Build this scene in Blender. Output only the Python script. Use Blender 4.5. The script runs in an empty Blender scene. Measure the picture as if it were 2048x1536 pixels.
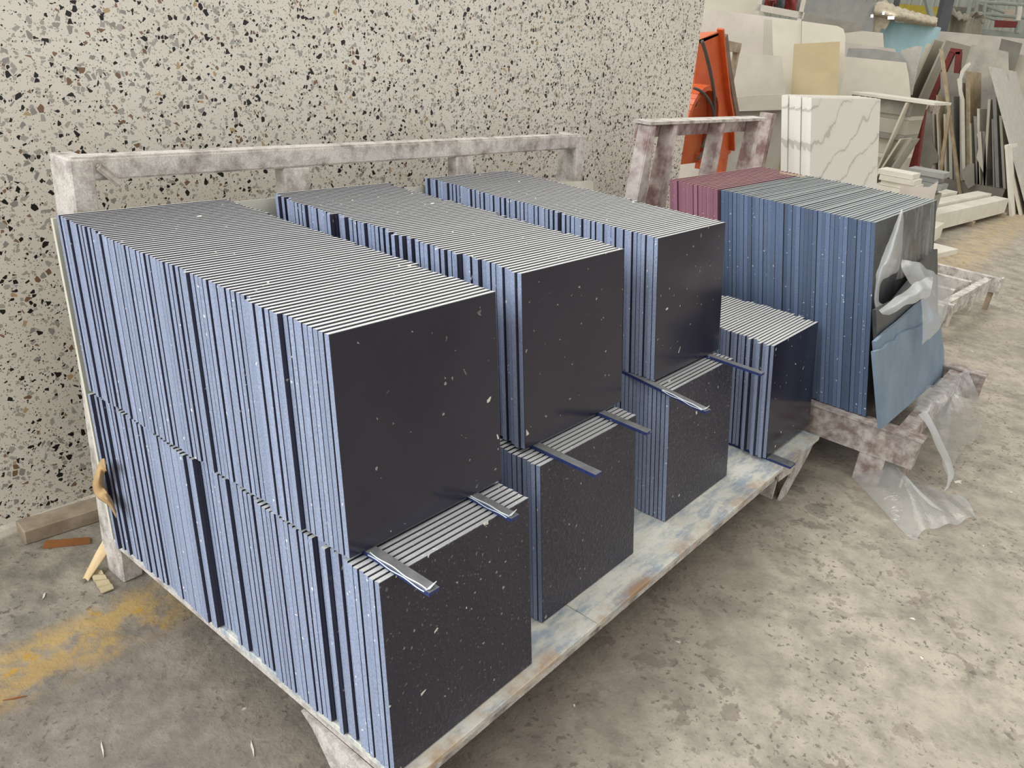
import bpy, bmesh, math, random
from mathutils import Vector, Matrix, Euler
random.seed(7)
COL = bpy.context.scene.collection
R = math.radians
V = Vector

# ------------------------------------------------------------------ camera
F = 1645.66
CAM = V((-0.890, -0.796, 1.582))
RX = V((0.6143702496696388, -0.7818675131097876, 0.10598296214194812))
RD = V((-0.2548076874936144, -0.3237338826942462, -0.9111912069318187))
RF = V((0.7467410787649373, 0.5328034958023677, -0.39811831927927366))

def ray(u, v):
    return RX * ((u - 1024) / F) + RD * ((v - 768) / F) + RF

def at(u, v, ax, val):
    d = ray(u, v)
    return CAM + d * ((val - CAM[ax]) / d[ax])

def dist(u, v, d):
    r = ray(u, v)
    return CAM + r * (d / math.hypot(r.x, r.y))

def onp(u, v, P0, n):
    d = ray(u, v)
    return CAM + d * ((P0 - CAM).dot(n) / d.dot(n))

cd = bpy.data.cameras.new('camera')
cam = bpy.data.objects.new('camera', cd)
COL.objects.link(cam)
cd.sensor_width = 36.0
cd.lens = F / 2048 * 36.0
cd.clip_start = 0.05
cd.clip_end = 200
M = Matrix((RX, -RD, -RF)).transposed().to_4x4()
M.translation = CAM
cam.matrix_world = M
bpy.context.scene.camera = cam

# ------------------------------------------------------------------ helpers
def lin(c):
    def f(x):
        x /= 255.0
        return x / 12.92 if x <= 0.04045 else ((x + 0.055) / 1.055) ** 2.4
    return (f(c[0]), f(c[1]), f(c[2]), 1.0)

class NT:
    def __init__(s, name):
        s.m = bpy.data.materials.new(name)
        s.m.use_nodes = True
        s.t = s.m.node_tree
        s.b = s.t.nodes['Principled BSDF']
        s.out = s.t.nodes['Material Output']
    def n(s, typ, **kw):
        x = s.t.nodes.new(typ)
        for k, v in kw.items():
            setattr(x, k, v)
        return x
    def l(s, a, b):
        s.t.links.new(a, b)
    def coord(s, scale=(1, 1, 1), rnd=False, rot=(0, 0, 0)):
        tc = s.n('ShaderNodeTexCoord')
        mp = s.n('ShaderNodeMapping')
        mp.inputs['Scale'].default_value = scale
        mp.inputs['Rotation'].default_value = rot
        s.l(tc.outputs['Object'], mp.inputs['Vector'])
        if rnd:
            oi = s.n('ShaderNodeObjectInfo')
            ml = s.n('ShaderNodeMath', operation='MULTIPLY')
            ml.inputs[1].default_value = 37.0
            s.l(oi.outputs['Random'], ml.inputs[0])
            s.l(ml.outputs[0], mp.inputs['Location'])
        return mp.outputs['Vector']
    def noise(s, vec, scale, detail=4, rough=0.6, dist=0.0):
        x = s.n('ShaderNodeTexNoise')
        x.inputs['Scale'].default_value = scale
        x.inputs['Detail'].default_value = detail
        x.inputs['Roughness'].default_value = rough
        x.inputs['Distortion'].default_value = dist
        s.l(vec, x.inputs['Vector'])
        return x.outputs['Fac']
    def ramp(s, fac, stops, interp='LINEAR'):
        x = s.n('ShaderNodeValToRGB')
        x.color_ramp.interpolation = interp
        el = x.color_ramp.elements
        while len(el) > 1:
            el.remove(el[-1])
        el[0].position = stops[0][0]
        el[0].color = stops[0][1]
        for p, c in stops[1:]:
            e = el.new(p)
            e.color = c
        s.l(fac, x.inputs['Fac'])
        return x.outputs['Color']
    def mask(s, fac, a, b):
        x = s.n('ShaderNodeMapRange')
        x.inputs['From Min'].default_value = a
        x.inputs['From Max'].default_value = b
        s.l(fac, x.inputs['Value'])
        return x.outputs['Result']
    def mix(s, fac, a, b):
        x = s.n('ShaderNodeMix', data_type='RGBA')
        for i, q in ((0, fac), (6, a), (7, b)):
            if isinstance(q, (float, int)):
                x.inputs[i].default_value = q
            elif isinstance(q, tuple):
                x.inputs[i].default_value = q
            else:
                s.l(q, x.inputs[i])
        return x.outputs[2]
    def math(s, op, a, b=None):
        x = s.n('ShaderNodeMath', operation=op)
        for i, q in ((0, a), (1, b)):
            if q is None:
                continue
            if isinstance(q, (float, int)):
                x.inputs[i].default_value = q
            else:
                s.l(q, x.inputs[i])
        return x.outputs[0]
    def bump(s, h, strength, distance=0.002):
        x = s.n('ShaderNodeBump')
        x.inputs['Strength'].default_value = strength
        x.inputs['Distance'].default_value = distance
        s.l(h, x.inputs['Height'])
        s.l(x.outputs['Normal'], s.b.inputs['Normal'])
    def chips(s, vec, scale, prob, edge, seed=0.0, dims='3D'):
        """mask of polygon chips and a random value per chip"""
        off = s.n('ShaderNodeVectorMath', operation='ADD')
        off.inputs[1].default_value = (seed, seed * 1.7, seed * 0.3)
        s.l(vec, off.inputs[0])
        e = s.n('ShaderNodeTexVoronoi', feature='DISTANCE_TO_EDGE', voronoi_dimensions=dims)
        c = s.n('ShaderNodeTexVoronoi', feature='F1', voronoi_dimensions=dims)
        for q in (e, c):
            q.inputs['Scale'].default_value = scale
            s.l(off.outputs[0], q.inputs['Vector'])
        sp = s.n('ShaderNodeSeparateColor')
        s.l(c.outputs['Color'], sp.inputs['Color'])
        m1 = s.math('LESS_THAN', sp.outputs[0], prob)
        m2 = s.math('GREATER_THAN', e.outputs['Distance'], edge)
        return s.math('MULTIPLY', m1, m2), sp.outputs[1]

def stone(name, c1, c2, scale=6, rough=0.6, spec=0.4, rnd=True, specks=(), bump=0.0, bscale=60, lo=0.35, hi=0.65, metal=0.0, fine=0.0):
    t = NT(name)
    vec = t.coord(rnd=rnd)
    col = t.ramp(t.noise(vec, scale, 5, 0.62), [(lo, lin(c1)), (hi, lin(c2))])
    if fine:
        g = t.noise(vec, 220, 2, 0.6)
        col = t.mix(t.mask(g, 0.35, 0.75), col, t.mix(fine, col, (0, 0, 0, 1)))
    for i, (sc, pr, ed, cc) in enumerate(specks):
        m, _ = t.chips(vec, sc, pr, ed, 3.1 * (i + 1))
        col = t.mix(m, col, lin(cc))
    t.l(col, t.b.inputs['Base Color'])
    t.b.inputs['Roughness'].default_value = rough
    t.b.inputs['Specular IOR Level'].default_value = spec
    t.b.inputs['Metallic'].default_value = metal
    if bump:
        t.bump(t.noise(vec, bscale, 4, 0.6), bump)
    return t.m

def veined(name, c1, vein):
    t = NT(name)
    vec = t.coord(rnd=False)
    sp = t.n('ShaderNodeSeparateXYZ')
    t.l(vec, sp.inputs[0])
    wob = t.math('MULTIPLY', t.math('SUBTRACT', t.noise(vec, 3.0, 4, 0.45), 0.5), 0.36)
    d = t.math('ADD', t.math('SUBTRACT', sp.outputs[2], t.math('MULTIPLY', sp.outputs[0], 0.36)), wob)
    f = t.math('ABSOLUTE', t.math('SUBTRACT', t.math('FRACT', t.math('MULTIPLY', d, 4.2)), 0.5))
    thick = t.math('MULTIPLY', t.mask(t.noise(vec, 4, 2), 0.35, 0.7), 0.05)
    v = t.math('LESS_THAN', f, t.math('ADD', thick, 0.012))
    soft = t.mask(f, 0.16, 0.0)
    col = t.mix(t.math('MULTIPLY', soft, 0.18), lin(c1), lin(vein))
    col = t.mix(t.math('MULTIPLY', v, 0.75), col, lin(vein))
    t.l(col, t.b.inputs['Base Color'])
    t.b.inputs['Roughness'].default_value = 0.3
    return t.m

# ------------------------------------------------------------------ materials
def make_terrazzo():
    t = NT('terrazzo')
    tc = t.n('ShaderNodeTexCoord')
    sp = t.n('ShaderNodeSeparateXYZ')
    t.l(tc.outputs['Object'], sp.inputs[0])
    cb = t.n('ShaderNodeCombineXYZ')
    t.l(sp.outputs[0], cb.inputs[0])
    t.l(sp.outputs[2], cb.inputs[1])
    ns = t.n('ShaderNodeTexNoise')
    ns.inputs['Scale'].default_value = 60
    ns.inputs['Detail'].default_value = 2
    t.l(cb.outputs[0], ns.inputs['Vector'])
    ad = t.n('ShaderNodeVectorMath', operation='MULTIPLY_ADD')
    ad.inputs[1].default_value = (0.005, 0.005, 0)
    t.l(ns.outputs['Color'], ad.inputs[0])
    t.l(cb.outputs[0], ad.inputs[2])
    vec = ad.outputs[0]
    col = t.ramp(t.noise(vec, 4, 3), [(0.35, lin((226, 220, 207))), (0.7, lin((234, 229, 217)))])
    pal_big = [(0.0, lin((172, 168, 160))), (0.28, lin((150, 146, 142))), (0.5, lin((30, 28, 29))), (0.76, lin((128, 100, 76))), (0.86, lin((188, 160, 120))), (0.9, lin((162, 158, 150)))]
    pal_mid = [(0.0, lin((30, 28, 29))), (0.34, lin((172, 167, 158))), (0.78, lin((140, 112, 90))), (0.88, lin((178, 172, 160)))]
    pal_sml = [(0.0, lin((36, 33, 32))), (0.6, lin((140, 130, 120)))]
    for sc, pr, ed, sd, pal in ((330, 0.075, 0.18, 1.0, pal_sml), (170, 0.11, 0.14, 2.0, pal_mid), (92, 0.17, 0.10, 5.0, pal_mid), (58, 0.14, 0.12, 9.0, pal_big)):
        m, r = t.chips(vec, sc, pr, ed, sd, '2D')
        col = t.mix(m, col, t.ramp(r, pal, 'CONSTANT'))
    t.l(col, t.b.inputs['Base Color'])
    t.b.inputs['Roughness'].default_value = 0.28
    return t.m

def make_floor():
    t = NT('concrete_floor')
    vec = t.coord()
    big = t.noise(vec, 0.9, 5, 0.6)
    col = t.ramp(big, [(0.3, lin((160, 151, 136))), (0.7, lin((184, 175, 158)))])
    mid = t.noise(vec, 7, 6, 0.68, 0.2)
    col = t.mix(t.mask(mid, 0.40, 0.66), col, t.mix(0.6, col, lin((104, 98, 88))))
    # sharp edged worn blotches
    bl = t.noise(vec, 10, 9, 0.62, 0.15)
    bgate = t.mask(t.noise(vec, 1.6, 3), 0.42, 0.6)
    col = t.mix(t.math('MULTIPLY', t.math('MULTIPLY', t.mask(bl, 0.565, 0.585), bgate), 0.55), col, lin((112, 101, 90)))
    # worn pits and flaked patches
    fl = t.noise(vec, 46, 5, 0.62, 0.25)
    gate = t.mask(t.noise(vec, 3.2, 3), 0.40, 0.55)
    pit = t.math('MULTIPLY', t.mask(fl, 0.58, 0.62), gate)
    col = t.mix(t.math('MULTIPLY', pit, 0.75), col, lin((92, 86, 78)))
    fl2 = t.noise(vec, 120, 3, 0.6, 0.2)
    col = t.mix(t.math('MULTIPLY', t.mask(fl2, 0.62, 0.68), 0.4), col, lin((110, 104, 96)))
    wh, _ = t.chips(vec, 28, 0.012, 0.36, 4.0)
    col = t.mix(wh, col, lin((226, 222, 212)))
    sp = t.n('ShaderNodeSeparateXYZ')
    t.l(vec, sp.inputs[0])
    # shade left of the rack and under it, painted as mottled darkening
    left = t.mask(sp.outputs[0], 0.9, -0.3)
    col = t.mix(t.math('MULTIPLY', t.math('MULTIPLY', left, t.mask(t.noise(vec, 14, 5, 0.7), 0.3, 0.6)), 0.38), col, lin((92, 88, 82)))
    # worn yellow line along the terrazzo
    dy = t.math('ABSOLUTE', t.math('SUBTRACT', sp.outputs[1], 1.0))
    line = t.mask(dy, 0.13, 0.06)
    xl = t.mask(sp.outputs[0], 0.30, 0.02)
    wear = t.mask(t.noise(vec, 9, 6, 0.7), 0.40, 0.54)
    ym = t.math('MULTIPLY', t.math('MULTIPLY', line, xl), wear)
    col = t.mix(t.math('MULTIPLY', ym, 0.75), col, lin((205, 168, 92)))
    strong = t.math('MULTIPLY', ym, t.mask(t.noise(vec, 17, 3, 0.5), 0.6, 0.66))
    col = t.mix(strong, col, lin((206, 158, 28)))
    far = t.math('MULTIPLY', t.mask(t.math('ABSOLUTE', t.math('SUBTRACT', sp.outputs[1], 0.45)), 0.3, 0.12), t.mask(sp.outputs[0], 6.5, 7.5))
    col = t.mix(t.math('MULTIPLY', t.math('MULTIPLY', far, wear), 0.45), col, lin((205, 176, 120)))
    # damp spot in front of the second rack
    dv = t.n('ShaderNodeVectorMath', operation='DISTANCE')
    t.l(vec, dv.inputs[0])
    dv.inputs[1].default_value = (2.075, -0.18, 0)
    rr = t.math('ADD', dv.outputs['Value'], t.math('MULTIPLY', t.math('SUBTRACT', t.noise(vec, 14, 2), 0.5), 0.09))
    col = t.mix(t.math('MULTIPLY', t.mask(rr, 0.052, 0.046), 0.42), col, lin((84, 80, 70)))
    # the rack's soft shadow, painted brown on the floor beneath and before it
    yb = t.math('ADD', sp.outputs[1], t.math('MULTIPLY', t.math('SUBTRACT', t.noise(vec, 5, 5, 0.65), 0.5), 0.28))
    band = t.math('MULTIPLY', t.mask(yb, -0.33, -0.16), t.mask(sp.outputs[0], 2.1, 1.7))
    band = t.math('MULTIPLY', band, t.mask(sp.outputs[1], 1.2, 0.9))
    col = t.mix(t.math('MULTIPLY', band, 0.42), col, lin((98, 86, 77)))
    t.l(col, t.b.inputs['Base Color'])
    t.b.inputs['Roughness'].default_value = 0.72
    hsum = t.math('ADD', t.math('MULTIPLY', mid, 1.0), t.math('MULTIPLY', fl, 0.7))
    t.bump(hsum, 0.7, 0.008)
    return t.m

def make_face(name, bumpy):
    t = NT(name)
    vec = t.coord(rnd=True)
    c0 = lin((34, 31, 42))
    col = t.ramp(t.noise(vec, 3.0, 4), [(0.35, lin((37, 35, 50))), (0.7, lin((48, 46, 60)))])
    m, r = t.chips(vec, 42, 0.035, 0.30, 2.0)
    col = t.mix(m, col, t.ramp(r, [(0, lin((215, 212, 200))), (0.5, lin((110, 108, 100))), (0.75, lin((70, 68, 72)))], 'CONSTANT'))
    m3, r3 = t.chips(vec, 95, 0.03, 0.28, 8.0)
    col = t.mix(m3, col, lin((150, 146, 142)))
    if bumpy:
        m2, r2 = t.chips(vec, 130, 0.40, 0.24, 6.0)
        col = t.mix(t.math('MULTIPLY', m2, t.math('MULTIPLY', r2, 0.75)), col, lin((112, 106, 106)))  # pale specks paint in the highlights that the bumps catch
        h = t.noise(vec, 85, 2, 0.5)
        t.bump(t.mask(h, 0.48, 0.7), 0.55, 0.003)
        t.b.inputs['Roughness'].default_value = 0.32
    else:
        sm = t.noise(vec, 5, 4)
        rg = t.n('ShaderNodeMapRange')
        rg.inputs['To Min'].default_value = 0.10
        rg.inputs['To Max'].default_value = 0.26
        t.l(sm, rg.inputs['Value'])
        t.l(rg.outputs['Result'], t.b.inputs['Roughness'])
    t.l(col, t.b.inputs['Base Color'])
    t.b.inputs['Specular IOR Level'].default_value = 0.5
    return t.m

def make_edge(name, c1, c2, fleck, shade=0.0):
    t = NT(name)
    vec = t.coord(rnd=True)
    col = t.ramp(t.noise(vec, 240, 3, 0.7), [(0.3, lin(c1)), (0.72, lin(c2))])
    col = t.mix(t.math('MULTIPLY', t.mask(t.noise(vec, 9, 4), 0.45, 0.7), 0.25), col, lin(c1))
    if shade:
        oi = t.n('ShaderNodeObjectInfo')
        col = t.mix(t.math('MULTIPLY', oi.outputs['Random'], shade), col, lin(tuple(int(x * 0.62) for x in c1)))
    m, _ = t.chips(vec, 120, 0.02, 0.24, 2.0)
    col = t.mix(m, col, lin(fleck))
    t.l(col, t.b.inputs['Base Color'])
    t.b.inputs['Roughness'].default_value = 0.55
    t.b.inputs['Specular IOR Level'].default_value = 0.35
    return t.m

def make_deck():
    t = NT('stained_deck_stone')
    vec = t.coord(rnd=True)
    st = t.n('ShaderNodeMapping')
    st.inputs['Scale'].default_value = (1.0, 3.2, 1.0)
    t.l(vec, st.inputs['Vector'])
    col = t.ramp(t.noise(vec, 7, 4), [(0.3, lin((206, 204, 190))), (0.7, lin((228, 226, 214)))])
    blue = t.mask(t.noise(st.outputs[0], 6, 7, 0.72), 0.46, 0.62)
    col = t.mix(t.math('MULTIPLY', blue, 0.72), col, lin((126, 148, 170)))
    tc = t.n('ShaderNodeTexCoord')
    sp = t.n('ShaderNodeSeparateXYZ')
    t.l(tc.outputs['Object'], sp.inputs[0])
    edge = t.mask(sp.outputs[1], 0.055, 0.01)
    rust = t.math('MULTIPLY', edge, t.mask(t.noise(vec, 6, 5, 0.65), 0.44, 0.62))
    col = t.mix(t.math('MULTIPLY', rust, 0.8), col, lin((172, 128, 78)))
    g = t.mask(t.noise(vec, 90, 3), 0.55, 0.8)
    col = t.mix(t.math('MULTIPLY', g, 0.3), col, lin((140, 138, 130)))
    t.l(col, t.b.inputs['Base Color'])
    t.b.inputs['Roughness'].default_value = 0.55
    return t.m

def make_film(name, alpha, tint=(0.85, 0.88, 0.87), patchy=False):
    t = NT(name)
    tr = t.n('ShaderNodeBsdfTransparent')
    gl = t.n('ShaderNodeBsdfGlossy')
    gl.inputs['Roughness'].default_value = 0.11
    df = t.n('ShaderNodeBsdfDiffuse')
    df.inputs['Color'].default_value = (*tint, 1)
    tl = t.n('ShaderNodeBsdfTranslucent')
    tl.inputs['Color'].default_value = (*tint, 1)
    m0 = t.n('ShaderNodeMixShader')
    m0.inputs[0].default_value = 0.45
    t.l(df.outputs[0], m0.inputs[1])
    t.l(tl.outputs[0], m0.inputs[2])
    m1 = t.n('ShaderNodeMixShader')
    m1.inputs[0].default_value = alpha
    if patchy:
        t.l(t.math('MULTIPLY', t.mask(t.noise(t.coord((1, 1, 0.45)), 9, 5, 0.65, 0.6), 0.46, 0.72), alpha), m1.inputs[0])
    t.l(tr.outputs[0], m1.inputs[1])
    t.l(m0.outputs[0], m1.inputs[2])
    lw = t.n('ShaderNodeLayerWeight')
    lw.inputs['Blend'].default_value = 0.35
    fr = t.n('ShaderNodeMapRange')
    fr.inputs['To Min'].default_value = 0.05
    fr.inputs['To Max'].default_value = 0.55
    pw = t.math('POWER', lw.outputs['Facing'], 2.0)
    t.l(pw, fr.inputs['Value'])
    m2 = t.n('ShaderNodeMixShader')
    t.l(fr.outputs[0], m2.inputs[0])
    t.l(m1.outputs[0], m2.inputs[1])
    t.l(gl.outputs[0], m2.inputs[2])
    bp = t.n('ShaderNodeBump')
    bp.inputs['Strength'].default_value = 0.5
    bp.inputs['Distance'].default_value = 0.01
    t.l(t.noise(t.coord(), 14, 4, 0.6, 1.0), bp.inputs['Height'])
    t.l(bp.outputs[0], gl.inputs['Normal'])
    t.l(m2.outputs[0], t.out.inputs['Surface'])
    return t.m

MT = {}
MT['terrazzo'] = make_terrazzo()
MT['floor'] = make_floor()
MT['face'] = make_face('polished_dark_face', False)
MT['face_bumpy'] = make_face('dimpled_dark_face', True)
MT['edge'] = make_edge('blue_sawn_edge', (130, 142, 168), (174, 185, 209), (225, 228, 230), 0.25)
MT['top'] = make_edge('dusty_skylit_top_edge', (188, 189, 187), (212, 212, 208), (244, 244, 240), 0.10)  # paler than the sides: dust, plus the skylight put into the colour
MT['edge2'] = make_edge('slate_blue_edge', (88, 106, 136), (116, 132, 160), (190, 200, 206), 0.6)
MT['top2'] = make_edge('dusty_slate_top', (160, 167, 168), (186, 192, 190), (190, 196, 190), 0.35)
MT['face2'] = stone('dusty_slate_face', (54, 55, 58), (78, 80, 80), 9, 0.4, 0.4)
MT['back2'] = stone('slate_blue_back', (120, 138, 156), (136, 152, 168), 5, 0.7, 0.3, fine=0.15)
MT['rededge'] = make_edge('maroon_edge', (138, 92, 108), (168, 118, 132), (200, 160, 160), 0.4)
MT['redtop'] = make_edge('dusty_maroon_top', (172, 130, 128), (198, 156, 152), (205, 170, 165), 0.35)
MT['redface'] = stone('maroon_face', (86, 50, 60), (104, 64, 74), 8, 0.4)
MT['deck'] = make_deck()
MT['rackpaint'] = stone('dusty_rack_paint', (222, 215, 207), (132, 120, 111), 18, 0.7, 0.3, bump=0.4, bscale=90, lo=0.44, hi=0.74, fine=0.35)
MT['rackdark'] = stone('dusty_rack_brown', (206, 197, 188), (140, 122, 114), 22, 0.75, 0.3, bump=0.3, bscale=80, lo=0.34, hi=0.64, fine=0.2)
MT['rackred'] = stone('maroon_rack_paint', (214, 204, 198), (148, 118, 114), 9, 0.75, 0.3, bump=0.3, bscale=70, lo=0.4, hi=0.62)
MT['panel'] = stone('pale_panel_stone', (222, 219, 204), (206, 204, 188), 8, 0.5, 0.4)
MT['white'] = stone('white_stone', (226, 222, 208), (212, 207, 192), 5, 0.55)
MT['cream'] = stone('cream_stone', (210, 204, 186), (200, 193, 175), 3, 0.5)
MT['pinkish'] = stone('dusty_pinkish_stone', (206, 197, 186), (190, 182, 170), 3, 0.65)
MT['grey'] = stone('pale_grey_stone', (188, 182, 166), (174, 168, 154), 3, 0.6)
MT['midgrey'] = stone('mid_grey_stone', (160, 156, 144), (142, 138, 128), 4, 0.6)
MT['darkgrey'] = stone('dark_grey_stone', (128, 124, 112), (112, 108, 98), 4, 0.6)
MT['bluegrey'] = stone('blue_grey_stone', (160, 159, 152), (142, 143, 138), 4, 0.6)
MT['tan'] = stone('tan_stone', (188, 172, 134), (178, 160, 124), 4, 0.45)
MT['greymarble'] = stone('grey_marble', (176, 171, 158), (140, 136, 128), 4, 0.45, lo=0.42, hi=0.74)
MT['speckled'] = stone('speckled_grey_stone', (196, 192, 182), (182, 178, 168), 9, 0.55, specks=((70, 0.25, 0.2, (168, 162, 152)),))
MT['marble'] = veined('white_marble', (236, 232, 223), (190, 184, 174))
MT['wood'] = stone('weathered_wood', (190, 172, 144), (164, 146, 118), 10, 0.75, 0.2)
MT['timber'] = stone('old_timber', (184, 168, 146), (150, 134, 114), 14, 0.8, 0.2, bump=0.3)
MT['orange'] = stone('orange_paint', (208, 98, 48), (190, 80, 36), 6, 0.38, 0.5)
MT['orangedust'] = stone('dusty_orange_paint', (204, 118, 76), (190, 88, 46), 5, 0.6, 0.4, lo=0.3, hi=0.6)
MT['rim'] = stone('dusty_brown_rim', (128, 114, 100), (110, 96, 84), 9, 0.8)
MT['rubber'] = stone('dark_rubber', (76, 72, 70), (92, 86, 82), 20, 0.7)
MT['red'] = stone('red_painted_steel', (128, 48, 42), (108, 40, 36), 9, 0.6)
MT['steelgrey'] = stone('dark_grey_steel', (92, 94, 96), (80, 82, 84), 5, 0.5)
MT['palesteel'] = stone('pale_green_steel', (170, 174, 164), (150, 156, 146), 5, 0.5)
MT['yellow'] = stone('yellow_board', (196, 178, 70), (178, 160, 58), 6, 0.6)
MT['bluetank'] = stone('pale_blue_tank', (186, 222, 228), (172, 210, 218), 3, 0.6)
MT['canvas'] = stone('beige_canvas', (216, 206, 184), (186, 174, 150), 9, 0.9, 0.1)
MT['cloth'] = stone('grey_cloth', (172, 166, 150), (158, 152, 138), 6, 0.9, 0.1)
MT['brown'] = stone('brown_board', (158, 104, 58), (140, 90, 50), 14, 0.7)
MT['paper'] = stone('brown_paper', (196, 164, 118), (166, 134, 92), 10, 0.7)
MT['veneer'] = stone('pale_paper_strip', (238, 216, 178), (214, 180, 124), 9, 0.7)
MT['card'] = stone('cardboard', (196, 182, 146), (182, 166, 130), 9, 0.8)
MT['tapewhite'] = stone('white_film_tape', (226, 232, 234), (206, 214, 216), 30, 0.4)
MT['spacer'] = make_edge('navy_spacer_side', (34, 44, 92), (58, 72, 128), (150, 160, 190))
MT['spacertop'] = stone('grey_spacer_top', (126, 126, 124), (100, 102, 104), 30, 0.45)
MT['film'] = make_film('clear_film', 0.30)
MT['film2'] = make_film('milky_film', 0.52, (0.95, 0.97, 0.96))
MT['film3'] = make_film('clinging_film', 0.42, (0.9, 0.92, 0.92), True)
MT['wall'] = stone('hall_cladding', (186, 188, 178), (174, 176, 166), 1.2, 0.7, rnd=False)
MT['pink'] = stone('pale_pink_board', (222, 200, 182), (212, 190, 172), 4, 0.7)

# ------------------------------------------------------------------ object helpers
def obj(name, bm, mats, parent=None, smooth=False):
    bmesh.ops.recalc_face_normals(bm, faces=bm.faces[:])
    me = bpy.data.meshes.new(name)
    bm.to_mesh(me)
    bm.free()
    if not isinstance(mats, (list, tuple)):
        mats = [mats]
    for m in mats:
        me.materials.append(MT[m] if isinstance(m, str) else m)
    if smooth:
        for p in me.polygons:
            p.use_smooth = True
    o = bpy.data.objects.new(name, me)
    COL.objects.link(o)
    if parent:
        o.parent = parent
    return o

def tag(o, label, cat, group=None):
    o['label'] = label
    o['category'] = cat
    if group:
        o['group'] = group
    return o

def thing(name, label, cat, loc=(0, 0, 0), rz=0, group=None):
    o = bpy.data.objects.new(name, None)
    o.empty_display_size = 0.1
    COL.objects.link(o)
    o.location = loc
    o.rotation_euler = (0, 0, rz)
    return tag(o, label, cat, group)

def recenter(o):
    """put the object's origin at the middle of its lowest edge"""
    me = o.data
    xs = [v.co for v in me.vertices]
    c = V((sum(v.x for v in xs) / len(xs), sum(v.y for v in xs) / len(xs), min(v.z for v in xs)))
    for v in me.vertices:
        v.co -= c
    o.location = o.location + c
    return o

def new():
    return bmesh.new()

def box(bm, lo, hi, mi=0):
    vs = [bm.verts.new((x, y, z)) for x in (lo[0], hi[0]) for y in (lo[1], hi[1]) for z in (lo[2], hi[2])]
    for f in ((0, 1, 3, 2), (4, 6, 7, 5), (0, 4, 5, 1), (2, 3, 7, 6), (0, 2, 6, 4), (1, 5, 7, 3)):
        fc = bm.faces.new([vs[i] for i in f])
        fc.material_index = mi
    return vs

def prism(bm, pts, off, mi=0):
    a = [bm.verts.new(p) for p in pts]
    b = [bm.verts.new(V(p) + V(off)) for p in pts]
    n = len(a)
    fs = [bm.faces.new(a), bm.faces.new(list(reversed(b)))]
    for i in range(n):
        fs.append(bm.faces.new((a[i], b[i], b[(i + 1) % n], a[(i + 1) % n])))
    for f in fs:
        f.material_index = mi

def bar(bm, p, q, w, h, up=V((0, 0, 1)), mi=0):
    """rectangular bar from p to q, w across, h along up"""
    p, q = V(p), V(q)
    d = (q - p).normalized()
    s = d.cross(up)
    if s.length < 1e-4:
        s = d.cross(V((1, 0, 0)))
    s.normalize()
    u = s.cross(d).normalized()
    pts = [p + s * (a * w / 2) + u * (b * h / 2) for a, b in ((-1, -1), (1, -1), (1, 1), (-1, 1))]
    prism(bm, pts, q - p, mi)

def tube(bm, path, r, seg=10, mi=0):
    path = [V(p) for p in path]
    rings = []
    for i, p in enumerate(path):
        d = (path[min(i + 1, len(path) - 1)] - path[max(i - 1, 0)]).normalized()
        s = d.cross(V((0.13, 0.27, 0.95))).normalized()
        u = s.cross(d)
        rings.append([bm.verts.new(p + (s * math.cos(2 * math.pi * k / seg) + u * math.sin(2 * math.pi * k / seg)) * r) for k in range(seg)])
    for a, b in zip(rings, rings[1:]):
        for k in range(seg):
            bm.faces.new((a[k], a[(k + 1) % seg], b[(k + 1) % seg], b[k])).material_index = mi
    bm.faces.new(rings[0]).material_index = mi
    bm.faces.new(list(reversed(rings[-1]))).material_index = mi

def catmull(pts, n):
    pts = [V(p) for p in pts]
    out = []
    for i in range(len(pts) - 1):
        p0, p1, p2, p3 = pts[max(i - 1, 0)], pts[i], pts[i + 1], pts[min(i + 2, len(pts) - 1)]
        for k in range(n):
            t = k / n
            out.append(0.5 * ((2 * p1) + (p2 - p0) * t + (2 * p0 - 5 * p1 + 4 * p2 - p3) * t * t + (3 * p1 - p0 - 3 * p2 + p3) * t ** 3))
    out.append(pts[-1])
    return out

def sheet(bm, rows, nu=8, nv=8, wob=0.0, seed=1, thick=0.0):
    """smooth surface through a grid of control points"""
    rnd = random.Random(seed)
    ph = [rnd.uniform(0, 6.28) for _ in range(6)]
    cols = [catmull(r, nu) for r in rows]
    m = len(cols[0])
    grid = [catmull([c[j] for c in cols], nv) for j in range(m)]
    vs = []
    for j, line in enumerate(grid):
        row = []
        for i, p in enumerate(line):
            if wob:
                w = (math.sin(p.x * 41 + p.y * 23 + ph[0]) + math.sin(p.y * 57 - p.z * 33 + ph[1]) + math.sin(p.x * 71 + p.z * 63 + ph[2])) / 3
                p = p + V((wob * w * 0.6, wob * w * 0.6, wob * math.sin(p.x * 37 - p.y * 45 + ph[3])))
            row.append(bm.verts.new(p))
        vs.append(row)
    for a, b in zip(vs, vs[1:]):
        for k in range(len(a) - 1):
            bm.faces.new((a[k], a[k + 1], b[k + 1], b[k]))

ONES = ['', 'first', 'second', 'third', 'fourth', 'fifth', 'sixth', 'seventh', 'eighth', 'ninth', 'tenth', 'eleventh', 'twelfth', 'thirteenth', 'fourteenth', 'fifteenth', 'sixteenth', 'seventeenth', 'eighteenth', 'nineteenth']
TENS = {2: ('twentieth', 'twenty'), 3: ('thirtieth', 'thirty'), 4: ('fortieth', 'forty'), 5: ('fiftieth', 'fifty'), 6: ('sixtieth', 'sixty'), 7: ('seventieth', 'seventy')}
def ordinal(n):
    if n < 20:
        return ONES[n]
    t, o = divmod(n, 10)
    return TENS[t][0] if o == 0 else TENS[t][1] + '-' + ONES[o]

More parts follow.
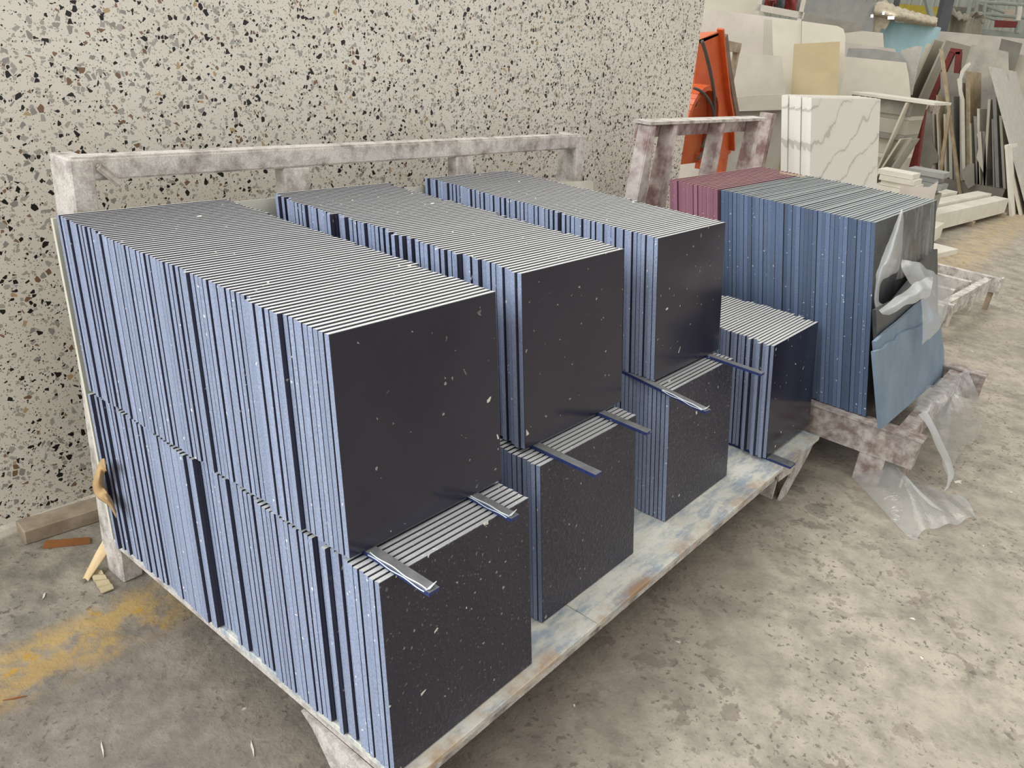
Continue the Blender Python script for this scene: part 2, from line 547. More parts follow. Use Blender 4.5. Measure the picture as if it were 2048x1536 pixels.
# ------------------------------------------------------------------ setting
bm = new()
box(bm, (-14, -26, -0.1), (42, 34, 0.0))
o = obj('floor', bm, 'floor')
o['kind'] = 'structure'
bm = new()
y = -22.0
while y < 30:                                  # ribbed cladding of the far hall wall
    box(bm, (34.0, y, 0), (34.2, y + 0.32, 9))
    box(bm, (33.93, y + 0.32, 0), (34.2, y + 0.40, 9))
    y += 0.40
o = obj('wall_back', bm, 'wall')
o['kind'] = 'structure'
bm = new()
box(bm, (-14, 33.8, 0), (34.0, 34.0, 9))
o = obj('wall_left', bm, 'wall')
o['kind'] = 'structure'

# ------------------------------------------------------------------ dark blue tiles on the front rack
W, H, T = 0.45, 0.437, 0.0132
YAW = R(-1.0)
LEAN = R(9.6)
PITCH = 0.0148

def tile_mesh(name, w, h, t, mats, ch=0.0011):
    """slab lying in x-z, thickness along y, chamfered front arris; slots: edge, top, face"""
    b = new()
    def ring(y, i):
        return [b.verts.new(p) for p in ((i, y, i), (w - i, y, i), (w - i, y, h - i), (i, y, h - i))]
    r0 = ring(0, ch)
    r1 = ring(ch, 0)
    r2 = ring(t, 0)
    b.faces.new(r0).material_index = 2
    b.faces.new(list(reversed(r2))).material_index = 2
    for k in range(4):
        k2 = (k + 1) % 4
        b.faces.new((r0[k], r0[k2], r1[k2], r1[k])).material_index = 2
        f = b.faces.new((r1[k], r1[k2], r2[k2], r2[k]))
        f.material_index = 1 if k == 2 else 0
    bmesh.ops.recalc_face_normals(b, faces=b.faces[:])
    me = bpy.data.meshes.new(name)
    b.to_mesh(me)
    b.free()
    for m in mats:
        me.materials.append(MT[m])
    return me

ME_TILE = tile_mesh('stone_tile', W, H, T, ('edge', 'top', 'face'))
ME_TILE_B = tile_mesh('stone_tile_dimpled', W, H, T, ('edge', 'top', 'face_bumpy'))
BDIR = V((0.004, 1.0, 0))
XDIR = V((math.cos(YAW), math.sin(YAW), 0))

def offsets(n, seed, sig, steps, psteps, drift=0.0):
    rnd = random.Random(seed)
    out, cur = [], 0.0
    for i in range(n):
        if rnd.random() < psteps and i > 2:
            cur = rnd.uniform(-steps, steps)
        out.append(cur + rnd.gauss(0, sig) + drift * i)
    out[0] = 0.0
    return out

PROTO = bpy.data.objects.new('stone_tile', ME_TILE)
first = [True]
def tile(loc, me, label, group, lean=LEAN, rz=YAW, proto=None):
    if first[0]:
        o = PROTO
        first[0] = False
    else:
        o = PROTO.copy()
    o.data = me
    COL.objects.link(o)
    o.location = loc
    o.rotation_euler = Euler((-lean, 0, rz), 'XYZ')
    return tag(o, label, 'tile', group)

hidden = new()
def hidden_tile(loc, lean):
    b2 = bmesh.new()
    b2.from_mesh(ME_TILE)
    b2.transform(Matrix.Translation(loc) @ Euler((-lean, 0, YAW), 'XYZ').to_matrix().to_4x4())
    tmp = bpy.data.meshes.new('tmp')
    b2.to_mesh(tmp)
    b2.free()
    hidden.from_mesh(tmp)
    bpy.data.meshes.remove(tmp)

ZL, ZU = 0.1858, 0.6282
def stack(p0, n, seed, sig, steps, ps, front_me, where, group, shown=None, drift=0.0, pitch=PITCH, step=None):
    off = offsets(n, seed, sig, steps, ps, drift)
    if step:
        off = [o + (step[1] if i >= step[0] else 0.0) for i, o in enumerate(off)]
        off[-1] -= 0.009
    rnd = random.Random(seed + 100)
    s = 0.0
    for i in range(n):
        p = V(p0) + BDIR * s + XDIR * off[i]
        s += pitch * rnd.uniform(0.975, 1.025)
        if shown is not None and i >= shown:
            hidden_tile(p, LEAN)
        else:
            if i == 0:
                lab = 'dark tile with its polished face exposed, front of ' + where
            else:
                lab = 'dark blue tile, %s from the front in %s' % (ordinal(i + 1), where)
            tile(p, front_me if i == 0 else ME_TILE, lab, group)

stack((0.0, 0.166, ZU), 66, 11, 0.0016, 0.006, 0.28, ME_TILE, 'the upper stack nearest the camera', 'tiles of the upper stack nearest the camera')
stack((-0.002, 0.012, ZL), 72, 12, 0.0016, 0.009, 0.26, ME_TILE_B, 'the lower stack nearest the camera', 'tiles of the lower stack nearest the camera', drift=0.0003, step=(41, -0.013))
stack((0.609, 0.211, ZU), 63, 13, 0.005, 0.012, 0.45, ME_TILE, 'the second upper stack', 'tiles of the second upper stack')
stack((0.584, 0.072, ZL), 67, 14, 0.0015, 0.006, 0.3, ME_TILE_B, 'the second lower stack', 'tiles of the second lower stack', shown=7)
stack((1.272, 0.214, ZU), 63, 15, 0.0038, 0.009, 0.4, ME_TILE, 'the third upper stack', 'tiles of the third upper stack')
stack((1.262, 0.079, ZL), 67, 16, 0.0015, 0.006, 0.3, ME_TILE_B, 'the third lower stack', 'tiles of the third lower stack', shown=8)
stack((1.939, 0.016, ZL + 0.0095), 70, 17, 0.005, 0.014, 0.5, ME_TILE, 'the single low stack at right', 'tiles of the single low stack', shown=21)
o = obj('stone_tiles', hidden, ['edge', 'top', 'face'])
tag(o, 'remaining dark blue tiles behind the front ones of the right hand lower stacks', 'tiles')
o['kind'] = 'stuff'

# spacer strips between the lower and the upper stacks
ZS = 0.6169
def spacer(x, y, length, film, label, z=ZS, h=0.0088, w=0.027, yaw=YAW):
    t = thing('spacer_strip', label, 'strip', (x, y, z), yaw, 'stone spacer strips between the tiles')
    b = new()
    box(b, (0, 0, 0), (w, length, h))
    for f in b.faces:
        if f.calc_center_median().z > h * 0.9:
            f.material_index = 1
    obj('strip', b, ['spacer', 'spacertop'], t)
    if film:
        b = new()
        n = 14
        L = 0.152
        va, vb = [], []
        rnd = random.Random(int(x * 1000))
        for i in range(n + 1):
            yy = 0.012 + L * i / n
            k = 0.5 + 0.5 * math.sin(i * 0.9 + x * 9)
            va.append((-0.0014, yy, h - 0.002 - 0.003 * k))
            vb.append((0.003 + 0.003 * k, yy, h + 0.0008))
        for i in range(n):
            prism(b, [va[i], vb[i], vb[i + 1], va[i + 1]], (0, 0, 0.0006))
        prism(b, [(0.0, 0.010, h), (0.024, 0.014, h), (0.025, 0.006, h + 0.010), (0.006, 0.004, h + 0.004)], (0, 0.0008, 0.0006))
        q = obj('film_strip', b, 'tapewhite', t)
        q['label'] = 'white peeling protective film'
    return t
spacer(0.036, -0.006, 1.02, True, 'spacer strip with peeling white film, left one under the nearest upper stack')
spacer(0.340, 0.043, 0.97, True, 'spacer strip with peeling film, right one under the nearest upper stack')
spacer(0.640, 0.022, 1.0, False, 'navy spacer strip, left one under the second upper stack')
spacer(0.940, 0.052, 0.97, False, 'navy spacer strip, right one under the second upper stack')
spacer(1.202, 0.006, 0.60, True, 'pale blue spacer strip with curled film tip, left under the third upper stack', yaw=R(-12))
spacer(1.632, 0.012, 1.0, False, 'navy spacer strip, right one under the third upper stack')
spacer(1.952, -0.076, 1.1, False, 'spacer strip lying on the deck under the single low stack', z=0.1838, w=0.05)
spacer(2.27, 0.06, 1.0, False, 'spacer strip on the deck under the right side of the low stack', z=0.1838)

# ------------------------------------------------------------------ front rack
rack = thing('tile_rack', 'low white-dusted steel rack carrying the stacks of dark blue tiles', 'rack', (0, 0, 0), YAW)
b = new()
box(b, (0.066, 1.300, 1.110), (2.305, 1.354, 1.170))
bmesh.ops.bevel(b, geom=b.edges[:], offset=0.006, segments=2, affect='EDGES')
obj('top_rail', b, 'rackpaint', rack)
def post(x0, x1, dep, ztop, foot):
    b = new()
    zb = 0.0 if foot else 0.118
    sh = 0.038 if foot else 0.0
    yb = 1.300 - (ztop - zb) * 0.128
    prism(b, [(x0, 1.299, ztop), (x1, 1.299, ztop), (x1 - sh, yb, zb), (x0 - sh, yb, zb)], (0, dep, 0))
    bmesh.ops.bevel(b, geom=b.edges[:], offset=0.004, segments=1, affect='EDGES')
    obj('post', b, 'rackpaint', rack)
post(0.062, 0.122, 0.108, 1.166, True)
post(0.694, 0.790, 0.052, 1.110, False)
post(1.468, 1.563, 0.052, 1.110, False)
post(2.248, 2.306, 0.108, 1.166, True)
# welded gusset in the upper left corner
b = new()
bar(b, (0.128, 1.296, 1.150), (0.182, 1.292, 1.098), 0.018, 0.016, V((0, 1, 0)))
bmesh.ops.bevel(b, geom=b.edges[:], offset=0.005, segments=2, affect='EDGES')
obj('gusset', b, 'rackdark', rack)
# base frame: side and cross beams
b = new()
box(b, (0.022, 0.0, 0.118), (2.325, 0.045, 0.166))
obj('front_beam', b, 'rackpaint', rack)
for x in (0.022, 1.10, 2.285):
    b = new()
    box(b, (x, 0.046, 0.118), (x + 0.045, 1.15, 0.166))
    obj('side_beam', b, 'rackpaint', rack)
b = new()
box(b, (0.068, 1.10, 0.118), (2.284, 1.145, 0.166))
obj('rear_beam', b, 'rackpaint', rack)
for xa, xb, xp in ((-0.002, 0.24, 0.012), (1.96, 2.20, 1.965)):
    b = new()
    prism(b, ([(xp, -0.002, 0.117), (xp, 0.36, 0.117), (xp, 0.33, 0.03), (xp, -0.002, 0.03)] if xp > 1 else [(xp, -0.002, 0.117), (xp, 0.33, 0.117), (xp, 0.29, 0.095), (xp, 0.20, 0.0), (xp, 0.0, 0.0)]), (0.009, 0, 0))
    o = obj('leg', b, 'rackpaint', rack)
    b = new()
    if xp > 1:
        prism(b, [(1.93, -0.012, 0.166), (2.30, -0.012, 0.166), (2.25, -0.014, 0.118), (2.10, -0.014, 0.0), (2.03, -0.014, 0.0), (2.05, -0.014, 0.045), (2.09, -0.014, 0.08), (2.08, -0.014, 0.108), (1.95, -0.014, 0.118)], (0, 0.010, 0))
    else:
        prism(b, [(0.012, -0.012, 0.166), (0.10, -0.012, 0.166), (0.09, -0.012, 0.10), (0.06, -0.012, 0.0), (0.012, -0.012, 0.0)], (0, 0.010, 0))
    obj('leg_flange', b, 'rackpaint', o)
# stone deck boards lying on the rack
for i, (xa, xb, lab) in enumerate(((0.0, 0.690, 'stained pale stone deck board under the tile stack nearest the camera'), (0.692, 1.514, 'blue and rust stained stone deck board in the middle of the rack'), (1.516, 2.335, 'blue stained stone deck board at the right end of the rack'))):
    b = new()
    box(b, (0, 0, 0), (xb - xa, 1.16, 0.0165))
    bmesh.ops.bevel(b, geom=b.edges[:], offset=0.0015, segments=1, affect='EDGES')
    o = obj('deck_board', b, 'deck')
    p = Matrix.Rotation(YAW, 4, 'Z') @ V((xa, -0.018, 0.1665))
    o.location = p
    o.rotation_euler.z = YAW
    tag(o, lab, 'board', 'stone boards forming the rack deck')
# pale panels behind the tiles
for xa, xb, h, h2, lab in ((0.010, 1.085, 0.865, 0.86, 'pale stone panel standing behind the two nearest tile stacks'), (1.09, 2.36, 0.86, 0.80, 'pale stone panel standing behind the third tile stack')):
    b = new()
    prism(b, [(0, 0, 0), (xb - xa, 0, 0), (xb - xa, 0, h2), (0, 0, h)], (0, 0.012, 0))
    o = obj('backing_panel', b, 'panel')
    o.location = V((xa, 1.112 - xa * 0.0175, 0.1855))
    o.rotation_euler = Euler((-LEAN, 0, YAW), 'XYZ')
    tag(o, lab, 'panel')

# ------------------------------------------------------------------ terrazzo slab and its timbers
b = new()
box(b, (0, 0, 0), (4.95, 0.03, 2.02))
o = obj('terrazzo_slab', b, 'terrazzo')
o.location = (-1.0, 1.585, 0.050)
o.rotation_euler = Euler((R(-2.2), 0, R(-0.6)), 'XYZ')
tag(o, 'huge cream terrazzo slab with black and brown chips standing behind the rack', 'slab')
def simple(name, bm, mat, label, cat, group=None, smooth=False):
    return tag(recenter(obj(name, bm, mat, None, smooth)), label, cat, group)
b = new()
bar(b, (-0.06, 1.545, 0.0245), (0.36, 1.50, 0.0245), 0.075, 0.049)
bmesh.ops.bevel(b, geom=b.edges[:], offset=0.003, segments=1, affect='EDGES')
simple('timber_block', b, 'timber', 'pale timber block under the left end of the terrazzo slab', 'timber')
b = new()
bar(b, (3.3, 1.60, 0.0245), (3.7, 1.59, 0.0245), 0.075, 0.049)
simple('timber_block', b, 'timber', 'timber block under the right end of the terrazzo slab', 'timber')

# ------------------------------------------------------------------ litter beside the front rack
b = new()
prism(b, [at(85, 1098, 2, 0.001), at(92, 1084, 2, 0.001), at(180, 1077, 2, 0.001), at(181, 1088, 2, 0.001)], (0, 0, 0.006))
simple('board_scrap', b, 'brown', 'thin reddish brown board scrap on the floor by the terrazzo slab', 'scrap')
b = new()
pa = [at(172, 1136, 2, 0.004), at(200, 1133, 2, 0.02), at(228, 1178, 2, 0.006), at(203, 1190, 2, 0.001)]
pts = []
n = 9
for i in range(n):
    k = i / (n - 1)
    z = 0.004 + 0.006 * (i % 2)
    p = pa[0].lerp(pa[3], k); q = pa[1].lerp(pa[2], k)
    pts.append((V((p.x, p.y, z)), V((q.x, q.y, z + 0.002))))
for (p, q), (p2, q2) in zip(pts, pts[1:]):
    prism(b, [p, q, q2, p2], (0, 0, 0.003))
simple('cardboard_piece', b, 'card', 'small corrugated cardboard piece lying at the rack leg', 'cardboard')
b = new()
L1 = [at(166, 1158, 2, 0.004), at(195, 1100, 2, 0.06), at(214, 1070, 2, 0.11), at(240, 1052, 2, 0.145)]
L2 = [at(176, 1163, 2, 0.004), at(214, 1108, 2, 0.05), at(236, 1078, 2, 0.09), at(262, 1056, 2, 0.13)]
sheet(b, [L1, [(a + c) / 2 + V((0, 0, 0.006)) for a, c in zip(L1, L2)], L2], 6, 3)
o = simple('paper_strip', b, 'veneer', 'long pale paper strip hanging from the rack to the floor', 'paper', smooth=True)
md = o.modifiers.new('thickness', 'SOLIDIFY'); md.thickness = 0.0015
b = new()
po = [(213, 928), (208, 919), (199, 924), (190, 944), (185, 968), (190, 988), (204, 1003), (220, 1018), (232, 1038)]
pm = [(211, 936), (206, 931), (203, 940), (198, 954), (196, 972), (201, 987), (212, 998), (222, 1010), (232, 1030)]
pi_ = [(213, 946), (211, 944), (209, 950), (207, 960), (207, 974), (212, 984), (219, 992), (226, 1004), (233, 1024)]
P = [[at(u, v, 0, -0.020 - 0.004 * (k % 2)) for k, (u, v) in enumerate(po)], [at(u, v, 0, -0.040 + 0.008 * (k % 3)) for k, (u, v) in enumerate(pm)], [at(u, v, 0, -0.018 - 0.004 * (k % 2)) for k, (u, v) in enumerate(pi_)]]
sheet(b, P, 5, 5, 0.003, 9)
o = simple('wrapping_paper', b, 'paper', 'curled brown wrapping paper stuffed on the rack rear leg', 'paper', smooth=True)
md = o.modifiers.new('thickness', 'SOLIDIFY'); md.thickness = 0.0012
for i, (u, v, l, w, a, lab) in enumerate(((88, 1193, 0.03, 0.006, 0.9, 'white splinter on the floor left of the rack leg'), (205, 1500, 0.05, 0.004, 1.2, 'thin pale splinter on the floor at the bottom edge'), (505, 1498, 0.05, 0.005, 1.1, 'pale wood splinter on the floor below the rack'), (1148, 1412, 0.008, 0.006, 0.3, 'small white chip on the floor before the rack'), (30, 1397, 0.05, 0.004, -0.5, 'brown splinter on the worn yellow line'), (2022, 985, 0.012, 0.008, 1.0, 'white flake on the floor at the right edge'))):
    p = at(u, v, 2, 0.0005)
    b = new()
    d = V((math.cos(a), math.sin(a), 0)); s = V((-d.y, d.x, 0))
    prism(b, [p - d * l / 2, p - d * l * 0.1 - s * w / 2, p + d * l / 2 - s * w * 0.1, p + d * l * 0.2 + s * w / 2], (0, 0, 0.003))
    simple('floor_chip', b, 'brown' if 'brown' in lab else 'white', lab, 'chip', 'chips and splinters on the floor')
b = new()
p = at(1915, 965, 2, 0.0005)
prism(b, [p + V(q) for q in ((-0.02, 0.006, 0), (-0.008, 0.014, 0), (0.004, 0.008, 0), (0.022, 0.0, 0), (0.03, -0.012, 0), (0.012, -0.008, 0), (0.0, -0.016, 0), (-0.004, -0.003, 0))], (0, 0, 0.003))
simple('torn_paper', b, 'white', 'torn white paper crumb beside the clear plastic film', 'paper')

# ------------------------------------------------------------------ second rack with slate blue and maroon slabs
rack2 = thing('slab_rack', 'dusty steel rack with open base carrying the slate blue and maroon slabs', 'rack', (2.465, -0.41, 0))
O2 = V((2.465, -0.41, 0))
def part2(name, bm, mat='rackdark', parent=None):
    bmesh.ops.translate(bm, verts=bm.verts[:], vec=-O2)
    return obj(name, bm, mat, parent or rack2)
b = new()
box(b, (2.465, -0.40, 0.125), (2.525, 1.22, 0.252)); part2('side_beam', b)
b = new()
box(b, (2.455, -0.412, 0.252), (2.535, 1.22, 0.260)); part2('beam_flange', b)
b = new()
box(b, (2.468, -0.30, 0.0), (2.52, -0.197, 0.125)); part2('leg', b)
b = new()
box(b, (2.465, -0.387, 0.035), (2.525, -0.378, 0.125)); part2('end_plate', b)
b = new()
box(b, (2.468, 1.10, 0.0), (2.52, 1.20, 0.125)); part2('leg', b)
b = new()
box(b, (3.545, -0.45, 0.125), (3.605, 1.22, 0.252)); part2('side_beam', b)
b = new()
box(b, (3.535, -0.455, 0.252), (3.615, 1.22, 0.260)); part2('beam_flange', b)
b = new()
box(b, (3.55, -0.34, 0.0), (3.60, -0.26, 0.125)); part2('leg', b)
b = new()
box(b, (3.55, 1.10, 0.0), (3.60, 1.20, 0.125)); part2('leg', b)
for y in (-0.355, 0.10, 0.62, 1.12):
    b = new()
    box(b, (2.526, y, 0.165), (3.544, y + 0.06, 0.250)); part2('cross_beam', b)
# back frame: flat top bar and four flared posts
b = new()
box(b, (2.64, 1.115, 1.226), (4.05, 1.205, 1.240)); part2('top_bar', b, 'rackpaint')
b = new()
box(b, (2.66, 1.19, 1.155), (4.03, 1.20, 1.226)); part2('back_rail', b, 'rackred')
for x in (2.66, 2.88, 3.43, 3.93):
    b = new()
    prism(b, [(x, 1.12, 1.226), (x + 0.055, 1.12, 1.226), (x + 0.075, 1.12, 0.80), (x + 0.075, 1.12, 0.250), (x - 0.03, 1.12, 0.250), (x - 0.02, 1.12, 0.80)], (0, 0.07, 0))
    bmesh.ops.bevel(b, geom=b.edges[:], offset=0.006, segments=2, affect='EDGES')
    part2('post', b, 'rackred')
for x in (3.62,):
    b = new()
    box(b, (3.606, 1.12, 0.19), (4.02, 1.18, 0.250)); part2('rear_sill', b)

LEAN2 = R(12.7)
ME_BLUE = tile_mesh('slate_slab', 1.0, 0.787, 0.0166, ('edge2', 'top2', 'face2'), 0.0008)
ME_RED = tile_mesh('maroon_slab', 1.0, 0.79, 0.0185, ('rededge', 'redtop', 'redface'), 0.0008)
rnd = random.Random(5)
def slab2(me, x, y, z, lab, group, first_o=None):
    o = PROTO.copy()
    o.name = me.name
    o.data = me
    COL.objects.link(o)
    o.location = (x, y, z)
    o.rotation_euler = Euler((-LEAN2, 0, R(-0.4)), 'XYZ')
    return tag(o, lab, 'slab', group)
N2 = 37
for i in range(N2):
    y = -0.1735 + 0.652 * i / N2
    lab = 'slate blue slab, %s from the front of the big stack' % ordinal(i + 1) if i else 'foremost slate blue slab with dark dusty face partly under clear film'
    slab2(ME_BLUE, 2.50 + (0 if i == 0 else rnd.gauss(0, 0.0028)), y, 0.2655 + rnd.choice((0, 0, 0, 0.001, 0.0018)), lab, 'slate blue slabs on the second rack')
NR = 12
for i in range(NR):
    y = -0.1735 + 0.652 + 0.0195 * i + 0.001
    slab2(ME_RED, 2.478 + rnd.gauss(0, 0.004), y, 0.2655, 'maroon slab, %s behind the slate blue stack' % ordinal(i + 1), 'maroon slabs on the second rack')
# chipped corner piece: thin wooden lath lying on the slabs
b = new()
bar(b, at(1560, 345, 2, 1.056), at(1612, 354, 2, 1.052), 0.012, 0.006)
simple('thin_lath', b, 'wood', 'thin pale lath lying on top of the slate blue slabs', 'lath')

# pieces leaning on the front of that stack
def leaning(name, pix, P0, n, th, mat, label, cat, group=None, mats=None):
    pts = [onp(u, v, P0, n) for u, v in pix]
    b = new()
    prism(b, pts, -n * th)
    return simple(name, b, mat, label, cat, group)
def plane(p, q, lean):
    """plane through points p, q (left to right), leaning back by lean"""
    d = (q - p); d.z = 0; d.normalize()
    back = V((-d.y, d.x, 0))
    n = (-back * math.cos(lean) + V((0, 0, 1)) * math.sin(lean)).normalized()
    return n
pA, pB = V((2.44, -0.305, 0.262)), V((3.46, -0.26, 0.262))
nA = plane(pA, pB, R(15.5))
leaning('broken_slab', [(1763, 858), (1890, 748), (1888, 700), (1878, 625), (1862, 640), (1840, 655), (1818, 660), (1800, 670), (1795, 680), (1778, 686), (1768, 697), (1750, 703)], pA, nA, 0.014, 'back2', 'broken slate blue slab leaning foremost with its wavy broken top', 'slab')
pA2 = pA + V((0, 0.022, 0)); nA2 = plane(pA2, pB + V((0, 0.022, 0)), R(14.5))
leaning('broken_slab', [(1765, 848), (1889, 742), (1882, 668), (1853, 597), (1835, 610), (1800, 642), (1776, 661), (1752, 683)], pA2, nA2, 0.014, 'back2', 'broken slate blue slab right behind the foremost one, cut straight on top', 'slab')
pA3 = pA + V((0, 0.048, 0)); nA3 = plane(pA3, pB + V((0, 0.048, 0)), R(13.6))
leaning('broken_slab', [(1760, 840), (1886, 736), (1876, 620), (1875, 498), (1866, 502), (1850, 520), (1840, 527), (1822, 560), (1790, 600), (1752, 620)], pA3, nA3, 0.014, 'face2', 'broken dark slab with a pointed upper right corner against the stack', 'slab')

# clear film wrapping and draped pieces
def film(name, rows, label, mat, wob=0.004, seed=1, nu=7, nv=7):
    b = new()
    sheet(b, rows, nu, nv, wob, seed)
    return simple(name, b, mat, label, 'film', smooth=True)
pF = V((2.5, -0.185, 0.2655)); nF = plane(pF, pF + V((1, -0.007, 0)), LEAN2)
pG = pF + nF * 0.012
pH = pF + nF * 0.075
def g(u, v, d=0.012):
    return onp(u, v, pF + nF * d, nF)
film('film_wrap', [[g(1803, 425), g(1830, 412), g(1852, 403), g(1870, 398)],
                   [g(1806, 470, .016), g(1832, 455), g(1855, 445), g(1868, 437)],
                   [g(1800, 520, .018), g(1828, 510), g(1850, 498), g(1866, 480)],
                   [g(1792, 560, .02), g(1820, 548), g(1845, 525), g(1864, 505)]], 'clear film stuck on the right half of the foremost slab', 'film3', 0.002, 3)
film('film_fold', [[g(1803, 418, .02), g(1806, 424, .03), g(1808, 432, .02)],
                   [g(1783, 468, .03), g(1794, 470, .06), g(1806, 475, .03)],
                   [g(1764, 515, .03), g(1780, 520, .07), g(1800, 525, .03)],
                   [g(1753, 545, .03), g(1770, 535, .06), g(1793, 545, .03)],
                   [g(1752, 560, .03), g(1758, 560, .05), g(1764, 562, .03)],
                   [g(1749, 600, .03), g(1752, 600, .04), g(1757, 602, .03)],
                   [g(1752, 625, .03), g(1758, 622, .05), g(1768, 608, .04)]], 'long twisted fold of clear film hanging from the slab corner', 'film2', 0.003, 4)
film('film_drape', [[g(1803, 521, .05), g(1830, 522, .09), g(1866, 544, .12), g(1903, 562, .13)],
                    [g(1806, 546, .07), g(1836, 554, .11), g(1870, 576, .15), g(1899, 598, .16)],
                    [g(1838, 590, .11), g(1856, 606, .13), g(1874, 620, .16), g(1890, 634, .17)],
                    [g(1846, 645, .13), g(1856, 650, .14), g(1868, 655, .15), g(1879, 658, .15)],
                    [g(1843, 690, .12), g(1851, 684, .13), g(1859, 677, .13), g(1868, 670, .13)]], 'milky film sheet hanging over the leaning broken slabs', 'film2', 0.004, 5)
film('film_band', [[g(1866, 552, .15), g(1840, 560, .15), g(1812, 580, .13), g(1785, 600, .11), g(1758, 618, .07)],
                   [g(1864, 572, .19), g(1838, 582, .18), g(1812, 596, .16), g(1788, 612, .13), g(1764, 625, .09)],
                   [g(1860, 592, .19), g(1834, 603, .18), g(1810, 612, .16), g(1792, 626, .13), g(1776, 632, .09)]], 'twisted milky film band sweeping across the dark broken slab', 'film2', 0.004, 15)
fz = lambda u, v, z: at(u, v, 2, z)
film('film_sheet', [[fz(1704, 957, .004), fz(1765, 1022, .004), fz(1800, 1058, .004), fz(1832, 1083, .004)],
                    [fz(1716, 905, .07), fz(1775, 975, .06), fz(1815, 1015, .05), fz(1850, 1060, .012)],
                    [fz(1727, 872, .12), fz(1790, 930, .10), fz(1835, 975, .08), fz(1895, 1050, .02)],
                    [fz(1745, 905, .08), fz(1812, 960, .08), fz(1870, 1015, .06), fz(1925, 1045, .012)],
                    [fz(1790, 955, .03), fz(1850, 985, .02), fz(1900, 1003, .02), fz(1945, 1030, .02)],
                    [fz(1800, 940, .004), fz(1860, 975, .004), fz(1925, 995, .004), fz(1955, 1040, .004)]], 'folded sheet of clear film lying on the floor at the rack leg', 'film', 0.006, 6)
film('film_heap', [[fz(1828, 815, .27), fz(1850, 780, .275), fz(1895, 752, .275), fz(1935, 742, .27)],
                   [fz(1845, 830, .275), fz(1872, 800, .29), fz(1915, 775, .30), fz(1945, 765, .26)],
                   [fz(1858, 855, .22), fz(1890, 835, .23), fz(1925, 815, .24), fz(1958, 805, .17)],
                   [fz(1880, 910, .12), fz(1900, 880, .14), fz(1930, 850, .13), fz(1964, 840, .08)],
                   [fz(1900, 955, .03), fz(1915, 915, .04), fz(1935, 890, .03), fz(1958, 880, .01)]], 'crumpled clear film heaped over the front corner of the second rack', 'film', 0.010, 7)
film('film_tail', [[fz(1838, 828, .285), fz(1862, 868, .21), fz(1882, 912, .12), fz(1897, 950, .04), fz(1888, 984, .004)],
                   [fz(1852, 822, .295), fz(1880, 870, .22), fz(1898, 915, .13), fz(1909, 945, .045), fz(1896, 978, .004)]], 'narrow film tail hanging from the rack to the floor', 'film2', 0.004, 8)

# ------------------------------------------------------------------ third rack behind
rack3 = thing('empty_rack', 'dusty open steel rack base behind the slate blue stack', 'rack', (5.0, 0, 0), 0)
O3 = V((5.0, 0, 0))
def part3(name, bm, mat='rackpaint'):
    bmesh.ops.translate(bm, verts=bm.verts[:], vec=-O3)
    return obj(name, bm, mat, rack3)
b = new(); bar(b, (4.80, 0.030, 0.19), (6.02, -0.055, 0.19), 0.05, 0.11); part3('front_beam', b)
for x, ya, nm in ((4.86, -0.03, 'rail'), (5.30, 0.04, 'rail'), (5.70, 0.01, 'rail'), (6.06, -0.13, 'rail')):
    b = new(); box(b, (x, ya, 0.14), (x + 0.06, 1.20, 0.25)); part3(nm, b, 'rackpaint')
for x, y in ((4.87, -0.02), (6.065, -0.12), (4.87, 1.05), (6.065, 1.05)):
    b = new(); box(b, (x + 0.01, y + 0.01, 0), (x + 0.045, y + 0.045, 0.14)); part3('leg', b, 'timber')
b = new(); box(b, (6.05, -0.145, 0.11), (6.14, -0.131, 0.256)); part3('end_plate', b)
b = new(); box(b, (4.85, -0.045, 0.11), (4.93, -0.031, 0.256)); part3('end_plate', b)
b = new(); box(b, (5.5, -0.06, 0.09), (5.6, -0.045, 0.20)); part3('end_plate', b)
b = new(); box(b, (4.5, 1.21, 0.14), (6.3, 1.27, 0.25)); part3('rear_beam', b)
for x in (4.46, 5.3, 6.2):
    b = new(); box(b, (x, 1.245, 0.0), (x + 0.06, 1.33, 1.24)); part3('post', b, 'rackred')

# white marble slabs leaning on the third rack
LM = R(13.0)
ths = (0.040, 0.040, 0.038, 0.034, 0.030)
y0 = 0.775
for i, th in enumerate(reversed(ths)):
    b = new()
    box(b, (0, 0, 0), (1.52, th - 0.002, 1.135))
    if i == 0:
        bmesh.ops.bevel(b, geom=[e for e in b.edges if abs(e.verts[0].co.z - 1.135) < 1e-4 and abs(e.verts[1].co.z - 1.135) < 1e-4], offset=0.004, segments=2, affect='EDGES')
    o = obj('marble_slab', b, 'marble')
    o.location = (4.47 + (0.0, 0.012, -0.004, 0.008, -0.012)[i], y0, 0.2615)
    o.rotation_euler = Euler((-LM, 0, 0), 'XYZ')
    y0 += th / math.cos(LM) + 0.0005
    tag(o, ('white marble slab with long grey veins, front of its stack', 'white marble slab, second from the front of its stack', 'white marble slab, third from the front of its stack', 'white marble slab, fourth from the front of its stack', 'white marble slab, rearmost of its stack')[i], 'slab', 'white marble slabs')

